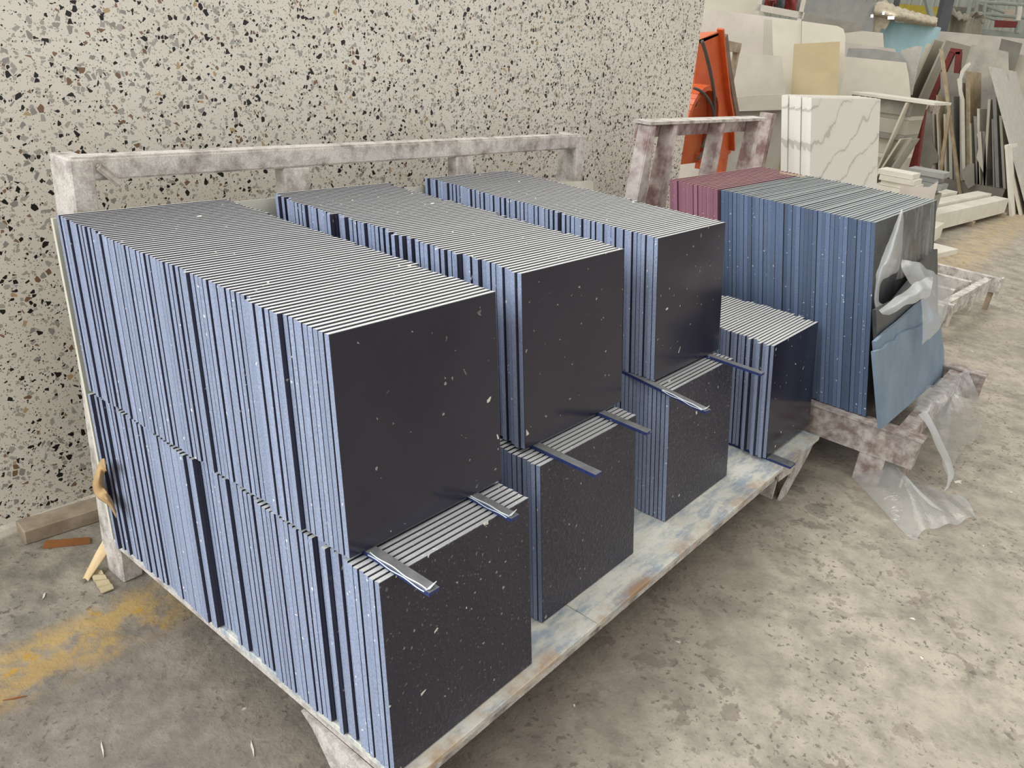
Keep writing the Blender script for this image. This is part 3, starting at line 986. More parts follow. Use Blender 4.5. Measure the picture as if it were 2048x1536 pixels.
# ------------------------------------------------------------------ orange machine tray standing behind the terrazzo
cart = thing('orange_cart', 'orange metal cart tilted upright beside the terrazzo slab', 'cart', (5.2, 2.0, 0))
O4 = V((5.2, 2.0, 0))
def part4(name, bm, mat, smooth=False):
    bmesh.ops.translate(bm, verts=bm.verts[:], vec=-O4)
    return obj(name, bm, mat, cart, smooth)
def c4(u, v, y=2.0):
    return at(u, v, 1, y)
b = new()
prism(b, [c4(1398, 80), c4(1438, 66), c4(1447, 130), c4(1456, 200), c4(1462, 260), c4(1462, 305), c4(1448, 318), c4(1385, 318), c4(1388, 180)], (0, 0.05, 0))
part4('tray_side', b, 'orange')
b = new()
prism(b, [c4(1398, 79), c4(1440, 62), c4(1441, 69), c4(1399, 87)], (0, 0.35, -0.05))
part4('tray_bottom', b, 'orangedust')
b = new()
rim = [c4(1441, 58, 1.985), c4(1447, 120, 1.985), c4(1455, 190, 1.985), c4(1462, 230, 1.985), c4(1464, 300, 1.985)]
for p, q in zip(rim, rim[1:]):
    bar(b, p, q, 0.05, 0.018, V((1, 0, 0)))
part4('rim', b, 'orange')
b = new()
rim = [c4(1445, 72, 2.03), c4(1452, 130, 2.03), c4(1462, 190, 2.03), c4(1470, 232, 2.03)]
for p, q in zip(rim, rim[1:]):
    bar(b, p, q, 0.06, 0.05, V((1, 0, 0)))
part4('edge_board', b, 'rim')
b = new()
cx, cz, ro = c4(1392, 245, 1.95).x, c4(1392, 245, 1.95).z, 0.245
arc = [V((cx + ro * math.cos(a), 1.95, cz + ro * math.sin(a))) for a in [R(k) for k in range(-10, 181, 10)]]
for p, q in zip(arc, arc[1:]):
    bar(b, p, q, 0.12, 0.035, (p + q) / 2 - V((cx, 1.95, cz)))
for sx in (ro,):
    bar(b, (cx + sx, 1.95, cz), (cx + sx + 0.02, 1.95, cz - 0.35), 0.12, 0.035, V((1, 0, 0)))
part4('wheel_guard', b, 'orange')
b = new()
prism(b, [V((cx + (ro - 0.03) * math.cos(R(k)), 1.975, cz + (ro - 0.03) * math.sin(R(k)))) for k in range(0, 181, 12)] + [V((cx - ro + 0.03, 1.975, cz - 0.3)), V((cx + ro - 0.03, 1.975, cz - 0.3))], (0, 0.015, 0))
part4('guard_plate', b, 'orangedust')
b = new()
pb = c4(1392, 207, 1.96)
tube(b, [pb, pb + V((0, 0.02, 0))], 0.022, 12)
part4('bolt', b, 'rubber', True)
b = new()
bar(b, c4(1424, 255, 1.93), V((c4(1432, 330, 1.93).x + 0.02, 1.93, 0.0)), 0.05, 0.07, V((1, 0, 0)))
part4('leg', b, 'orange')
b = new()
bar(b, c4(1448, 300, 2.06), V((c4(1452, 330, 2.06).x + 0.02, 2.06, 0.0)), 0.05, 0.09, V((1, 0, 0)))
part4('leg', b, 'orangedust')
b = new()
prism(b, [c4(1400, 308, 1.93), c4(1424, 303, 1.93), c4(1426, 322, 1.93), c4(1402, 322, 1.93)], (0, 0.16, 0))
part4('foot_bracket', b, 'orangedust')
b = new()
tube(b, catmull([c4(1404, 82, 1.90), c4(1412, 108, 1.89), c4(1422, 150, 1.885), c4(1428, 190, 1.89), c4(1428, 232, 1.895), c4(1424, 275, 1.90), c4(1410, 300, 1.90), c4(1396, 318, 1.91)], 5), 0.013, 8)
part4('hose', b, 'rubber', True)
b = new()
tube(b, catmull([c4(1388, 176, 1.90), c4(1404, 184, 1.88), c4(1420, 204, 1.87), c4(1427, 232, 1.88), c4(1418, 262, 1.89), c4(1404, 296, 1.90)], 5), 0.010, 8)
part4('hose', b, 'rubber', True)
b = new()
bar(b, c4(1447, 90, 2.12), c4(1476, 96, 2.12), 0.05, 0.07)
bar(b, c4(1475, 92, 2.12), V((c4(1476, 96, 2.12).x, 2.12, 0)), 0.04, 0.04, V((1, 0, 0)))
simple('wood_prop', b, 'timber', 'brown timber prop with a head piece behind the orange cart', 'timber')

# ------------------------------------------------------------------ far slabs facing the camera
def face_n(P, lean, yaw):
    h = CAM - P
    h.z = 0
    h.normalize()
    h = Matrix.Rotation(yaw, 3, 'Z') @ h
    return (h * math.cos(lean) + V((0, 0, 1)) * math.sin(lean)).normalized()

def far(name, pix, d, mat, label, cat='slab', lean=0.0, yaw=0.0, th=0.03, zb=0.0, group=None):
    """outline given left to right over the top; sides run down to height zb (None: closed outline)"""
    P0 = dist(pix[0][0], pix[0][1], d)
    n = face_n(P0, R(lean), R(yaw))
    pts = [onp(u, v, P0, n) for u, v in pix]
    if zb is not None:
        dn = (n * n.z - V((0, 0, 1))).normalized()
        for p in (pts[-1], pts[0]):
            pts.append(p + dn * ((p.z - zb) / -dn.z))
    b = new()
    prism(b, pts, -n * th)
    return simple(name, b, mat, label, cat, group)

far('stone_slab', [(1380, -40), (1512, -40), (1520, 12), (1530, 31)], 11.2, 'cream', 'tall beige slab reaching the top edge above the pinkish slab', lean=5)
# framed crate with coloured goods
crate = thing('stone_crate', 'dusty white framed crate with red and blue rags at the top edge', 'crate', dist(1565, 25, 11.0) * 1)
cz = crate.location.copy(); cz.z = 0; crate.location = cz
P0 = dist(1565, 10, 10.9); n0 = face_n(P0, 0, 0)
sx = V((-n0.y, n0.x, 0)); sx = -sx if sx.dot(RX) < 0 else sx
def cr(name, bm, mat):
    bmesh.ops.translate(bm, verts=bm.verts[:], vec=-cz)
    return obj(name, bm, mat, crate)
zt = P0.z
for s in (-0.26, 0.22):
    b = new(); p = P0 + sx * s; bar(b, (p.x, p.y, 0), (p.x, p.y, zt + 0.5), 0.05, 0.05, n0); cr('upright', b, 'pinkish')
b = new(); bar(b, P0 + sx * -0.30 - V((0, 0, 0.05)), P0 + sx * 0.26 - V((0, 0, 0.09)), 0.05, 0.07, V((0, 0, 1))); cr('rail', b, 'pinkish')
b = new(); q = P0 - n0 * 0.3
prism(b, [q + sx * -0.22 - V((0, 0, .05)), q + sx * 0.2 - V((0, 0, .05)), q + sx * 0.2 + V((0, 0, 0.5)), q + sx * -0.22 + V((0, 0, 0.5))], -n0 * 0.1); cr('back_board', b, 'darkgrey')
for k, (a, c, hh, m) in enumerate(((-0.2, -0.08, 0.10, 'red'), (-0.10, 0.02, 0.16, 'steelgrey'), (0.02, 0.16, 0.14, 'red'))):
    b = new(); q = P0 - n0 * 0.15
    sheet(b, [[q + sx * (a + (c - a) * i / 3) + V((0, 0, -0.05 + hh * j / 3)) + n0 * 0.05 * math.sin(i * 2 + j + k) for i in range(4)] for j in range(4)], 4, 4, 0.01, k)
    o = cr('rag', b, m); md = o.modifiers.new('thickness', 'SOLIDIFY'); md.thickness = 0.006
far('stone_slab', [(1380, 14), (1400, 16), (1470, 25), (1546, 34)], 10.2, 'pinkish', 'large dusty pinkish slab behind the orange cart', lean=8, th=0.04)
far('stone_slab', [(1526, 105), (1528, 38), (1545, 40), (1546, 105)], 9.95, 'grey', 'narrow strip of grey stone left of the cream slab', lean=6)
far('stone_slab', [(1546, 110), (1544, 34), (1603, 42), (1602, 100)], 9.6, 'cream', 'tall cream slab with a bright left edge behind the marble', lean=6, th=0.035)
far('stone_slab', [(1603, 100), (1604, 42), (1675, 52), (1687, 58), (1691, 72), (1688, 150)], 9.58, 'cream', 'cream slab with a notched upper right corner', lean=6, th=0.035)
far('stone_slab', [(1582, 188), (1588, 88), (1680, 83), (1678, 130), (1675, 188)], 9.1, 'tan', 'tan slab standing before the cream slabs', lean=7, th=0.03)
far('stone_slab', [(1450, 190), (1450, 105), (1564, 112), (1568, 160), (1571, 190)], 8.7, 'grey', 'pale grey slab right behind the orange cart', lean=8, th=0.03)
far('stone_block', [(1456, 197), (1500, 191), (1572, 188), (1572, 219), (1456, 219)], 8.0, 'grey', 'pale stone block with a ragged top edge above the grey plate', 'block', lean=2, th=0.20, zb=None)
far('stone_slab', [(1452, 224), (1574, 220), (1574, 260)], 8.15, 'midgrey', 'grey stone plate below the ragged block', lean=2, th=0.3)
far('stone_slab', [(1596, -12), (1752, 4), (1746, 60)], 17.0, 'bluegrey', 'wide grey panel at the top edge left of the canvas cover', lean=3)
far('stone_slab', [(1612, 27), (1668, 38), (1722, 48), (1725, 80)], 14.8, 'midgrey', 'grey green slab peeping out above the cream slabs', lean=6)
far('stone_slab', [(1690, 66), (1725, 62), (1766, 66), (1768, 96)], 14.2, 'cream', 'beige slab below the grey panel and the blue tank', lean=6)
far('stone_slab', [(1690, 84), (1790, 98), (1796, 120)], 13.8, 'pinkish', 'pale slab above the blue grey slab', lean=6)
far('stone_slab', [(1697, 96), (1752, 98), (1800, 106), (1814, 124)], 13.4, 'bluegrey', 'blue grey slab behind the leaning cream slab', lean=6)
far('stone_slab', [(1690, 113), (1812, 125), (1817, 148), (1822, 200)], 13.0, 'cream', 'leaning cream slab right of the tan slab', lean=10, th=0.03)
far('stone_block', [(1803, 100), (1832, 92), (1845, 93), (1836, 130), (1825, 190), (1812, 190)], 13.6, 'speckled', 'dusty stone block beside the leaning slabs', 'block', th=0.4)

# pale blue tank with canvas cover
c0 = dist(1812, 70, 18.0)
b = new()
NS = 28
rad = 0.5
for z0_, z1_ in ((0.0, 2.35),):
    lo = [b.verts.new((c0.x + rad * math.cos(2 * math.pi * k / NS), c0.y + rad * math.sin(2 * math.pi * k / NS), z0_)) for k in range(NS)]
    hi = [b.verts.new((c0.x + rad * 1.1 * math.cos(2 * math.pi * k / NS), c0.y + rad * 1.1 * math.sin(2 * math.pi * k / NS), z1_)) for k in range(NS)]
    for k in range(NS):
        b.faces.new((lo[k], lo[(k + 1) % NS], hi[(k + 1) % NS], hi[k]))
    b.faces.new(lo); b.faces.new(hi)
simple('water_tank', b, 'bluetank', 'pale blue round tank under the beige canvas', 'tank', smooth=False)
b = new()
dd = lambda u, v, d=17.2: dist(u, v, d)
sheet(b, [[dd(1750, 10), dd(1768, 3), dd(1790, 14), dd(1830, 26), dd(1874, 38)],
          [dd(1749, 20, 16.9), dd(1770, 20, 16.8), dd(1795, 26, 16.8), dd(1830, 37, 16.8), dd(1874, 46, 16.8)],
          [dd(1747, 28), dd(1775, 34), dd(1800, 40), dd(1832, 46), dd(1873, 51)],
          [dd(1752, 24, 18.6), dd(1780, 28, 18.6), dd(1803, 34, 18.6), dd(1834, 40, 18.6), dd(1873, 46, 18.6)]], 8, 6, 0.012, 21)
o = simple('canvas_cover', b, 'canvas', 'rumpled beige canvas cover hung over the blue tank', 'canvas', smooth=True)
md = o.modifiers.new('thickness', 'SOLIDIFY'); md.thickness = 0.02
b = new()
sheet(b, [[dd(1752, 22), dd(1768, 26), dd(1785, 32)], [dd(1744, 44), dd(1760, 48), dd(1774, 54)], [dd(1736, 58), dd(1746, 62), dd(1758, 66)], [dd(1733, 110), dd(1743, 114), dd(1755, 118)]], 6, 6, 0.02, 22)
o = simple('canvas_curtain', b, 'canvas', 'canvas curtain hanging left of the blue tank', 'canvas', smooth=True)
md = o.modifiers.new('thickness', 'SOLIDIFY'); md.thickness = 0.02
# lamps seen under the canvas
lampm = bpy.data.materials.new('lamp_glow'); lampm.use_nodes = True
lampm.node_tree.nodes['Principled BSDF'].inputs['Emission Color'].default_value = (1, 1, 1, 1)
lampm.node_tree.nodes['Principled BSDF'].inputs['Emission Strength'].default_value = 4
for u, v, w in ((1744, 35.5, 2.0), (1767, 36.5, 1.5), (1782, 39, 9.0)):
    p = dist(u, v - (10.0 if u == 1767 else 3.5), 16.75)
    b = new()
    bar(b, p - RX * (w * 0.005), p + RX * (w * 0.005), 0.05, 0.045)
    simple('hall_lamp', b, lampm, 'small bright lamp below the canvas, ' + ('leftmost one' if u == 1744 else 'middle one' if u == 1767 else 'longest one'), 'lamp', 'lamps below the canvas')

# far equipment before the hall wall
def on_wall(name, pix, mat, label, cat):
    b = new(); prism(b, [at(u, v, 0, 33.86) for u, v in pix], (0.068, 0, 0)); return simple(name, b, mat, label, cat)
on_wall('yellow_board', [(1740, 3), (1900, 16), (1898, 42), (1740, 30)], 'yellow', 'yellow painted board on the far wall behind the canvas', 'board')
for u0, v0, u1, v1, lab in ((1796, -6, 1788, 26, 'dark steel upright left of the yellow board'), (1852, -8, 1864, 40, 'thin grey brace before the yellow board')):
    b = new(); p = dist(u0, v0, 22); q = dist(u1, v1, 22); q = q + (q - p) * (q.z / (p.z - q.z))
    bar(b, q, p + (p - q) * 0.2, 0.10, 0.10, -RF); simple('steel_brace', b, 'palesteel' if 'thin' in lab else 'steelgrey', lab, 'post')
b = new(); p = dist(1896, -6, 21); q = dist(1880, 62, 21); q = q + (q - p) * (q.z / (p.z - q.z))
bar(b, q, p + (p - q) * 0.5, 0.21, 0.2, -RF)
simple('crane_leg', b, 'steelgrey', 'thick dark grey slanting crane leg at the upper right', 'crane')
b = new()
dc = lambda u, v, d=20.0: dist(u, v, d + 2.5)
sheet(b, [[dc(1903, 14), dc(1918, 24), dc(1934, 29), dc(1951, 25), dc(1969, 32)],
          [dc(1899, 30, 20.1), dc(1915, 38, 19.8), dc(1933, 42, 19.9), dc(1949, 40, 20.2), dc(1967, 45, 20)],
          [dc(1895, 50, 20), dc(1912, 54, 20.2), dc(1930, 57, 19.9), dc(1947, 57, 20.1), dc(1963, 58, 20)],
          [V((q.x, q.y, 0.02)) for q in (dc(1890, 110, 20), dc(1910, 114, 20), dc(1928, 116, 20), dc(1945, 118, 20), dc(1962, 120, 20))]], 7, 7, 0.03, 31)
o = simple('dust_sheet', b, 'cloth', 'grey dust sheet hanging right of the crane leg', 'cloth', smooth=True)
md = o.modifiers.new('thickness', 'SOLIDIFY'); md.thickness = 0.02
# platform with railing
P0 = dist(1990, 60, 25.0)
plat = thing('work_platform', 'pale green steel platform with railing at the upper right corner', 'platform', (P0.x, P0.y, 0))
def pp(name, bm, mat):
    bmesh.ops.translate(bm, verts=bm.verts[:], vec=-V((P0.x, P0.y, 0)))
    return obj(name, bm, mat, plat)
d2 = lambda u, v, d=25.0: dist(u, v, d)
b = new(); prism(b, [d2(1943, 55), d2(2080, 70), d2(2080, 82), d2(1943, 66)], RF * 1.2); pp('deck_beam', b, 'palesteel')
for pts in ([(1952, 3), (2080, 12)], [(1950, 26), (2080, 38)], [(1955, 5), (1986, 16), (2010, 24)], [(1950, 27), (1972, 33), (1995, 40)]):
    b = new(); tube(b, [d2(u, v) for u, v in pts], 0.045, 8); pp('rail', b, 'palesteel')
for pts in ([(2038, -8), (2034, 66)], [(1946, -8), (1937, 24), (1936, 30)], [(1958, -4), (1950, 27)], [(1972, 0), (1964, 55)]):
    b = new(); tube(b, [d2(u, v) for u, v in pts], 0.05, 8); pp('rail_post', b, 'palesteel')
for u in (1950, 2070):
    b = new(); q = d2(u, 66); bar(b, (q.x, q.y, 0), q, 0.15, 0.15, RX); pp('column', b, 'palesteel')
far('red_board', [(1990, 40), (2036, 43), (2032, 55), (1988, 54)], 24.6, 'red', 'red board standing on the green platform', 'board', zb=None, th=0.15)
far('beige_board', [(2011, 18), (2030, 19), (2025, 41), (2006, 40)], 25.5, 'pink', 'pale pink board behind the red board on the platform', 'board', zb=None, th=0.1)
b = new(); tube(b, [dist(2040, 13, 24.7), dist(2039, 25, 24.7), dist(2036, 41, 24.7)], 0.055, 10)
simple('white_roll', b, 'white', 'upright white roll at the platform railing', 'roll')
for (a, lab) in (([(1956, -10), (1984, -8), (1972, 26), (1958, 24)], 'dark opening panel behind the platform railing'), ([(1905, 13), (1950, 16), (1948, 26), (1915, 24)], 'dark gap panel above the grey dust sheet')):
    on_wall('dark_panel', a, 'darkgrey', lab, 'panel')

far('long_slab', [(1815, 92), (1829, 58), (1900, 64), (1980, 71), (2075, 80), (2075, 120)], 19.5, 'pinkish', 'very long pale slab stretching to the right edge', lean=8, th=0.05)
far('stone_slab', [(2012, 106), (2075, 113), (2075, 150)], 15.2, 'grey', 'beige slab behind the speckled slab at the right edge', lean=5)
far('stone_block', [(1995, 112), (2003, 77), (2045, 87), (2036, 119)], 14.9, 'darkgrey', 'tilted dark grey stone plate above the grey marble slab', 'slab', lean=6, th=0.06)
far('stone_slab', [(1943, 89), (1980, 96), (2017, 104), (2018, 180)], 14.2, 'greymarble', 'tall grey marble slab with dark clouds behind the offcuts', lean=6, th=0.03)

# ------------------------------------------------------------------ slabs and offcuts standing on edge, running away from the camera
XD = 12.6
def edge_slab(name, bot, top, tpx, L, mat, label, x=XD, cat='slab', zb=None, group=None, extra=0.0, skew=0.0):
    p = at(bot[0], bot[1], 0, x)
    q = at(top[0], top[1], 0, x + extra)
    if zb is not None:
        k = (p.z - zb) / (q.z - p.z)
        p = p - (q - p) * k
    th = tpx * 11.2 / F * (x / XD)
    b = new()
    prism(b, [p, p + V((0, -th, 0)), q + V((0, -th, 0)), q], (L, -skew * L, 0))
    return simple(name, b, mat, label, cat, group)
ZD = at(1867, 352, 0, XD).z
dk = thing('offcut_deck', 'grey beige stone deck carrying the upright offcuts', 'deck', (XD, 1.5, 0))
def dkp(name, bm, mat):
    bmesh.ops.translate(bm, verts=bm.verts[:], vec=-V((XD, 1.5, 0)))
    return obj(name, bm, mat, dk)
yL = at(1835, 350, 0, XD).y
yR = at(2012, 376, 0, XD).y
b = new(); box(b, (XD - 0.05, yR, ZD - 0.15), (XD + 1.6, yL, ZD - 0.002)); dkp('deck_slab', b, 'midgrey')
for y in (yL - 0.25, yR + 0.1, (yL + yR) / 2):
    b = new(); box(b, (XD + 0.25, y, 0), (XD + 1.4, y + 0.12, ZD - 0.15)); dkp('bearer', b, 'timber')
G1 = 'upright stone offcuts on the deck'
S = edge_slab
off = [
 ((1867, 351), (1864, 228), 4, 0.5, 'grey', 'offcut_strip', 'slim grey offcut, leftmost of the upright offcuts'),
 ((1877, 355), (1872, 213), 4, 0.7, 'white', 'offcut_strip', 'bright edged offcut beside the leftmost grey one'),
 ((1884, 357), (1872, 190), 3, 0.25, 'wood', 'offcut_strip', 'thin brown offcut behind the bright edged one'),
 ((1889, 357), (1887, 228), 4, 0.4, 'white', 'offcut_strip', 'short white offcut between the wooden pole and the bright cream slab'),
 ((1899, 361), (1896, 222), 6, 1.3, 'white', 'stone_slab', 'broad cream offcut with the brightest front edge'),
 ((1908, 362), (1902, 192), 4, 1.2, 'bluegrey', 'stone_slab', 'blue grey offcut behind the broad cream one'),
 ((1920, 361), (1919, 165), 5, 0.6, 'pinkish', 'offcut_strip', 'tall pale offcut under the curved white piece'),
 ((1932, 364), (1931, 142), 9, 0.45, 'wood', 'wood_board', 'tall brown wooden board among the offcuts'),
 ((1941, 366), (1938, 246), 4, 0.3, 'cream', 'offcut_strip', 'short cream offcut before the wooden board'),
 ((1953, 371), (1947, 232), 6, 1.0, 'bluegrey', 'stone_slab', 'blue grey slab with a rough front edge'),
 ((1955, 371), (1954, 217), 5, 0.4, 'white', 'offcut_strip', 'small white offcut top behind the rough blue grey slab'),
 ((1965, 372), (1976, 198), 5, 1.0, 'cream', 'stone_slab', 'cream slab tilted to the right with its bright edge showing'),
 ((1967, 372), (1964, 262), 6, 1.3, 'midgrey', 'stone_slab', 'rough broken grey slab below the tilted cream one'),
 ((1986, 371), (1983, 238), 3, 0.3, 'bluegrey', 'offcut_strip', 'thin grey offcut right of the broken slab'),
 ((1991, 371), (1983, 140), 7, 0.2, 'bluegrey', 'offcut_strip', 'tall lilac grey offcut at the left of the speckled slab'),
 ((2006, 375), (1998, 231), 5, 0.2, 'grey', 'offcut_strip', 'pale offcut leaning close to the speckled slab'),
]
for bt, tp, tpx, L, m, nm, lab in off:
    o = S(nm, bt, tp, tpx, L, m, lab, zb=ZD, group=G1, skew=0.13)
S('offcut_strip', (2017, 412), (2009, 290), 5, 0.8, 'white', 'short white offcut standing on the floor by the ledges', x=11.6, zb=0.0)
S('stone_slab', (2035, 418), (2008, 292), 5, 1.0, 'cream', 'narrow cream slab tilted beside the speckled slab', x=11.9, zb=0.0)
S('speckled_slab', (2052, 418), (1977, 133), 5, 3.0, 'speckled', 'big speckled grey slab tilted at the right edge', x=12.0, zb=0.0)
S('stone_slab', (1803, 200), (1853, 87), 9, 2.5, 'cream', 'outermost tilted cream slab on the left of the red stand', x=13.9, zb=0.0)
S('stone_slab', (1811, 200), (1866, 79), 4, 2.5, 'grey', 'tilted grey slab with a bright edge, second from the left', x=13.7, zb=0.0)
S('stone_slab', (1836, 197), (1889, 80), 4, 2.6, 'grey', 'wide tilted grey slab nearest the red stand', x=13.5, zb=0.0)
S('stone_slab', (1764, 312), (1811, 205), 4, 1.2, 'cream', 'tilted slab beside the red post, outer one with a bright edge', x=9.85, zb=0.0)
S('stone_slab', (1768, 326), (1799, 278), 4, 0.5, 'cream', 'short tilted cream slab below the red post', x=9.7, zb=0.0)
S('stone_slab', (1784, 332), (1819, 279), 4, 0.4, 'midgrey', 'short tilted grey slab below the red post', x=9.6, zb=0.0)
# red A frame
fr = thing('slab_stand', 'red painted steel stand between the tilted slabs and the offcuts', 'stand', (13.15, 1.6, 0))
def rf(name, p, q, w=0.1, x=13.15):
    a = at(p[0], p[1], 0, x); c = at(q[0], q[1], 0, x)
    if name == 'leg':
        c = c + (c - a) * (c.z / (a.z - c.z))
    b = new(); bar(b, a, c, w, 0.1, V((1, 0, 0)))
    bmesh.ops.translate(b, verts=b.verts[:], vec=-V((13.15, 1.6, 0)))
    return obj(name, b, 'red', fr)
rf('leg', (1905, 104), (1867, 192), 0.075); rf('leg', (1918, 104), (1914, 150), 0.075); rf('cap', (1901, 101), (1922, 104), 0.07)
fr2 = thing('red_post', 'dusty red steel post with a foot behind the small stone piles', 'post', (10.9, 1.9, 0))
a = at(1843, 200, 0, 10.9); c = at(1826, 330, 0, 10.9); c = c + (c - a) * (c.z / (a.z - c.z))
b = new(); bar(b, a, c, 0.13, 0.13, V((1, 0, 0))); bmesh.ops.translate(b, verts=b.verts[:], vec=-V((10.9, 1.9, 0))); obj('upright', b, 'red', fr2)
b = new(); a2 = at(1862, 205, 0, 10.95); box(b, (10.95, a2.y - 0.05, a2.z - 0.13), (11.3, a2.y + 0.08, a2.z)); bmesh.ops.translate(b, verts=b.verts[:], vec=-V((10.9, 1.9, 0))); obj('bracket', b, 'rackdark', fr2)
# wooden poles crossing before the offcuts
for p, q, lab in (((1882, 97), (1899, 225), 'wooden pole leaning left above the offcuts'), ((1898, 224), (1875, 392), 'wooden pole leaning right before the offcuts')):
    a = at(p[0], p[1], 0, 12.35 if p[0] == 1882 else 12.2); c = at(q[0], q[1], 0, 12.35 if p[0] == 1882 else 12.2)
    c = c + (c - a) * (c.z / (a.z - c.z))
    b = new(); bar(b, a, c, 0.04, 0.06, V((1, 0, 0))); simple('wood_pole', b, 'wood', lab, 'pole')
# curved white offcut and torn grey sheets
def flat(name, pix, x, mat, label, cat, th=0.02):
    b = new(); prism(b, [at(u, v, 0, x) for u, v in pix], (th, 0, 0)); return simple(name, b, mat, label, cat)
flat('stone_slab', [(1881, 143), (1918, 147), (1919, 300), (1919, 356), (1882, 352)], 12.98, 'midgrey', 'tall dark grey slab behind the crossing wooden poles', 'slab')
flat('curved_offcut', [(1940, 124), (1930, 130), (1921, 142), (1918, 156), (1914, 158), (1918, 190), (1922, 200), (1923, 300), (1926, 360), (1931, 360), (1929, 200), (1924, 180), (1924, 158), (1929, 144), (1941, 130)], 12.45, 'white', 'white offcut curving to the right at its top', 'offcut')
flat('torn_sheet', [(1845, 222), (1862, 222), (1865, 285), (1873, 302), (1877, 315), (1874, 326), (1866, 327), (1862, 336), (1860, 352), (1852, 350), (1850, 336), (1836, 326), (1835, 312), (1841, 298), (1838, 292), (1844, 284)], 12.56, 'midgrey', 'torn grey stone sheet hanging before the left offcuts', 'sheet')
flat('broken_piece', [(1925, 340), (1935, 330), (1944, 326), (1948, 328), (1949, 370), (1936, 378), (1930, 366)], 12.3, 'midgrey', 'broken grey piece leaning on the front of the deck', 'piece')
flat('broken_piece', [(1953, 268), (1962, 262), (1966, 330), (1966, 345), (1953, 316), (1958, 285)], 12.4, 'cream', 'jagged cream piece leaning before the rough blue grey slab', 'piece')

# long ledges on the floor in front of the offcuts
def ledge(p, q, w, z0_, z1_, label, mat='white', rise=0.0):
    b = new(); bar(b, V((p[0], p[1], (z0_ + z1_) / 2)), V((q[0], q[1], (z0_ + z1_) / 2)), w, z1_ - z0_)
    return simple('stone_ledge', b, mat, label, 'ledge', 'long cream ledges on the floor')
pa, pq = at(1868, 463, 2, 0.06), at(2016, 424, 2, 0.06)
dv = V((pq.x - pa.x, pq.y - pa.y, 0)).normalized(); sv = V((-dv.y, dv.x, 0))
base = pa - dv * 0.1
for i, (o1, L_, h1, w_, lab) in enumerate(((0.09, 0.0, 0.24, 0.17, 'long cream ledge lying on the floor, nearest one'), (0.29, 0.05, 0.265, 0.17, 'long cream ledge lying on the floor, middle one'), (0.50, 0.75, 0.29, 0.18, 'long cream ledge lying on the floor, farthest and shortest'))):
    a = base + sv * o1; c = pq + sv * o1 - dv * (L_ + 0.15)
    ledge(a, c, w_, 0.062, h1, lab)
for k in (0.12, 1.4, 2.7):
    a = base + dv * k - sv * 0.02; c = a + sv * 0.75
    b = new(); bar(b, V((a.x, a.y, 0.03)), V((c.x, c.y, 0.03)), 0.09, 0.06)
    simple('timber_block', b, 'timber', 'timber bearer under the cream ledges, ' + {0.12: 'left one', 1.4: 'middle one', 2.7: 'right one'}[k], 'timber', 'timber bearers under the ledges')
# white blocks near the third rack
pw = at(1873, 512, 2, 0.0)
for i, (u0, u1, vt, vb, z0_, z1_, lab) in enumerate(((1862, 1914, 488, 520, 0.0, 0.05, 'flat white stone plate on the floor behind the film'), (1862, 1880, 465, 487, 0.05, 0.2, 'white stone block behind the slate blue stack'))):
    a = at(u0, vb, 2, z0_); c = at(u1, vb - 12, 2, z0_)
    a.z = c.z = (z0_ + z1_) / 2
    d_ = (c - a).normalized(); s_ = V((-d_.y, d_.x, 0))
    b = new(); bar(b, a + s_ * 0.2, c + s_ * 0.2, 0.4, z1_ - z0_)
    simple('stone_block', b, 'white', lab, 'block')

# small piles between the marble and the offcuts
def pile(u, v, x, n, w, L, h, mat, lab, seed):
    p = at(u, v, 0, x)
    rnd = random.Random(seed)
    base_h = p.z - n * h
    b = new(); box(b, (x, p.y - w, 0), (x + L, p.y, base_h)); 
    simple('stone_block', b, 'grey' if mat == 'white' else 'midgrey', 'broad %s block under the %s pile' % ('pale' if mat == 'white' else 'grey', lab), 'block')
    for i in range(n):
        b = new()
        dx, dy = rnd.uniform(-0.05, 0.05), rnd.uniform(-0.05, 0.05)
        z0_ = base_h + i * h
        box(b, (x + dx, p.y - w + dy, z0_), (x + L + dx, p.y + dy, z0_ + h - 0.003))
        simple('stone_offcut', b, mat, 'stone offcut in the %s pile, %s from its top' % (lab, ordinal(n - i)), 'offcut', '%s pile of offcuts' % lab)
pile(1762, 338, 7.9, 4, 0.33, 0.3, 0.05, 'white', 'small white', 1)
pile(1812, 334, 8.45, 4, 0.35, 0.3, 0.055, 'bluegrey', 'small grey', 2)
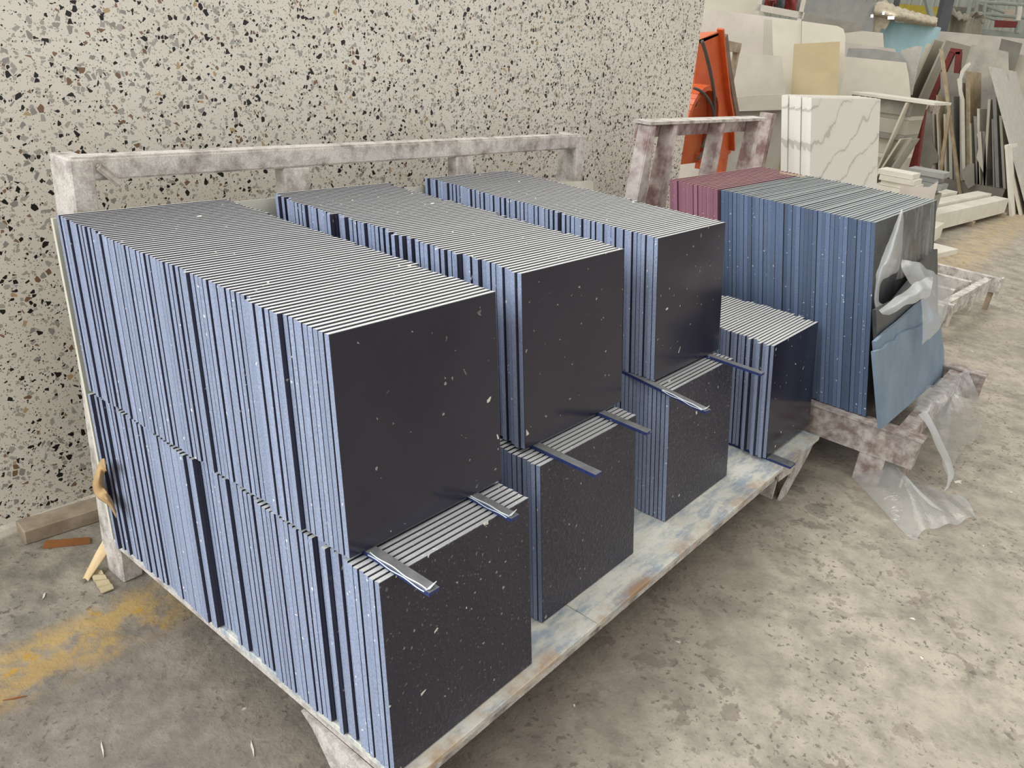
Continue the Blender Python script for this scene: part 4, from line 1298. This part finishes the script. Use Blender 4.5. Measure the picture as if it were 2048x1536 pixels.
# horizontal pile of long white slabs behind the marble
pz = at(1765, 190, 0, 10.0)
zz = 0.0
hs = [0.22, 0.13, 0.05, 0.16, 0.05, 0.17, 0.06, 0.16, 0.05, 0.15]
tot = sum(hs)
kk = (pz.z - 0.035) / tot
names_ = ['white', 'cream', 'darkgrey', 'grey', 'white', 'cream', 'midgrey', 'grey', 'white', 'midgrey']
for i, h in enumerate(hs):
    b = new(); box(b, (10.0 + 0.04 * (i % 3), 1.72, zz), (10.7, pz.y + 0.35, zz + h * kk - 0.002)); zz += h * kk
    simple('stone_block', b, names_[i], 'long stone block in the pile behind the marble, %s from the bottom' % ordinal(i + 1), 'block', 'pile of long blocks behind the marble')
b = new()
a = at(1700, 184, 0, 9.9); c = at(1872, 197, 0, 9.9)
prism(b, [V((9.9, a.y, zz)), V((9.9, c.y, zz)), V((9.9, c.y, zz + 0.03)), V((9.9, a.y, zz + 0.03))], (0.9, 0, 0))
simple('stone_slab', b, 'white', 'long white slab lying on top of the pile behind the marble', 'slab')
# pale plate by the foot of the pole
far('stone_plate', [(1802, 372), (1858, 374), (1877, 362), (1868, 398)], 8.25, 'pinkish', 'pale stone plate standing below the small grey pile', 'plate', lean=8, th=0.03)

# ------------------------------------------------------------------ light
w = bpy.data.worlds.new('world')
bpy.context.scene.world = w
w.use_nodes = True
bg = w.node_tree.nodes['Background']
bg.inputs['Color'].default_value = (1.0, 0.982, 0.955, 1)
bg.inputs['Strength'].default_value = 0.82
def area(name, loc, tgt, sx, sy, e, col):
    ld = bpy.data.lights.new(name, 'AREA')
    ld.shape = 'RECTANGLE'
    ld.size, ld.size_y = sx, sy
    ld.energy = e
    ld.color = col
    o = bpy.data.objects.new(name, ld)
    COL.objects.link(o)
    o.location = loc
    o.rotation_euler = (V(tgt) - V(loc)).to_track_quat('-Z', 'Y').to_euler()
    return o
area('window_light', (-6.0, 1.6, 4.2), (0.5, 0.6, 0.6), 5.0, 3.5, 480, (0.90, 0.95, 1.0))
area('skylight', (0.5, 4.0, 7.5), (1.2, 0.4, 0.4), 7.0, 3.0, 420, (1.0, 0.98, 0.94))
area('skylight_far', (9.0, -3.0, 8.0), (9.0, -0.5, 0), 8.0, 4.0, 200, (1.0, 0.96, 0.86))

vs = bpy.context.scene.view_settings
vs.view_transform = 'Standard'
vs.look = 'None'
vs.exposure = 0.0
vs.gamma = 1.0
vs.use_curve_mapping = False
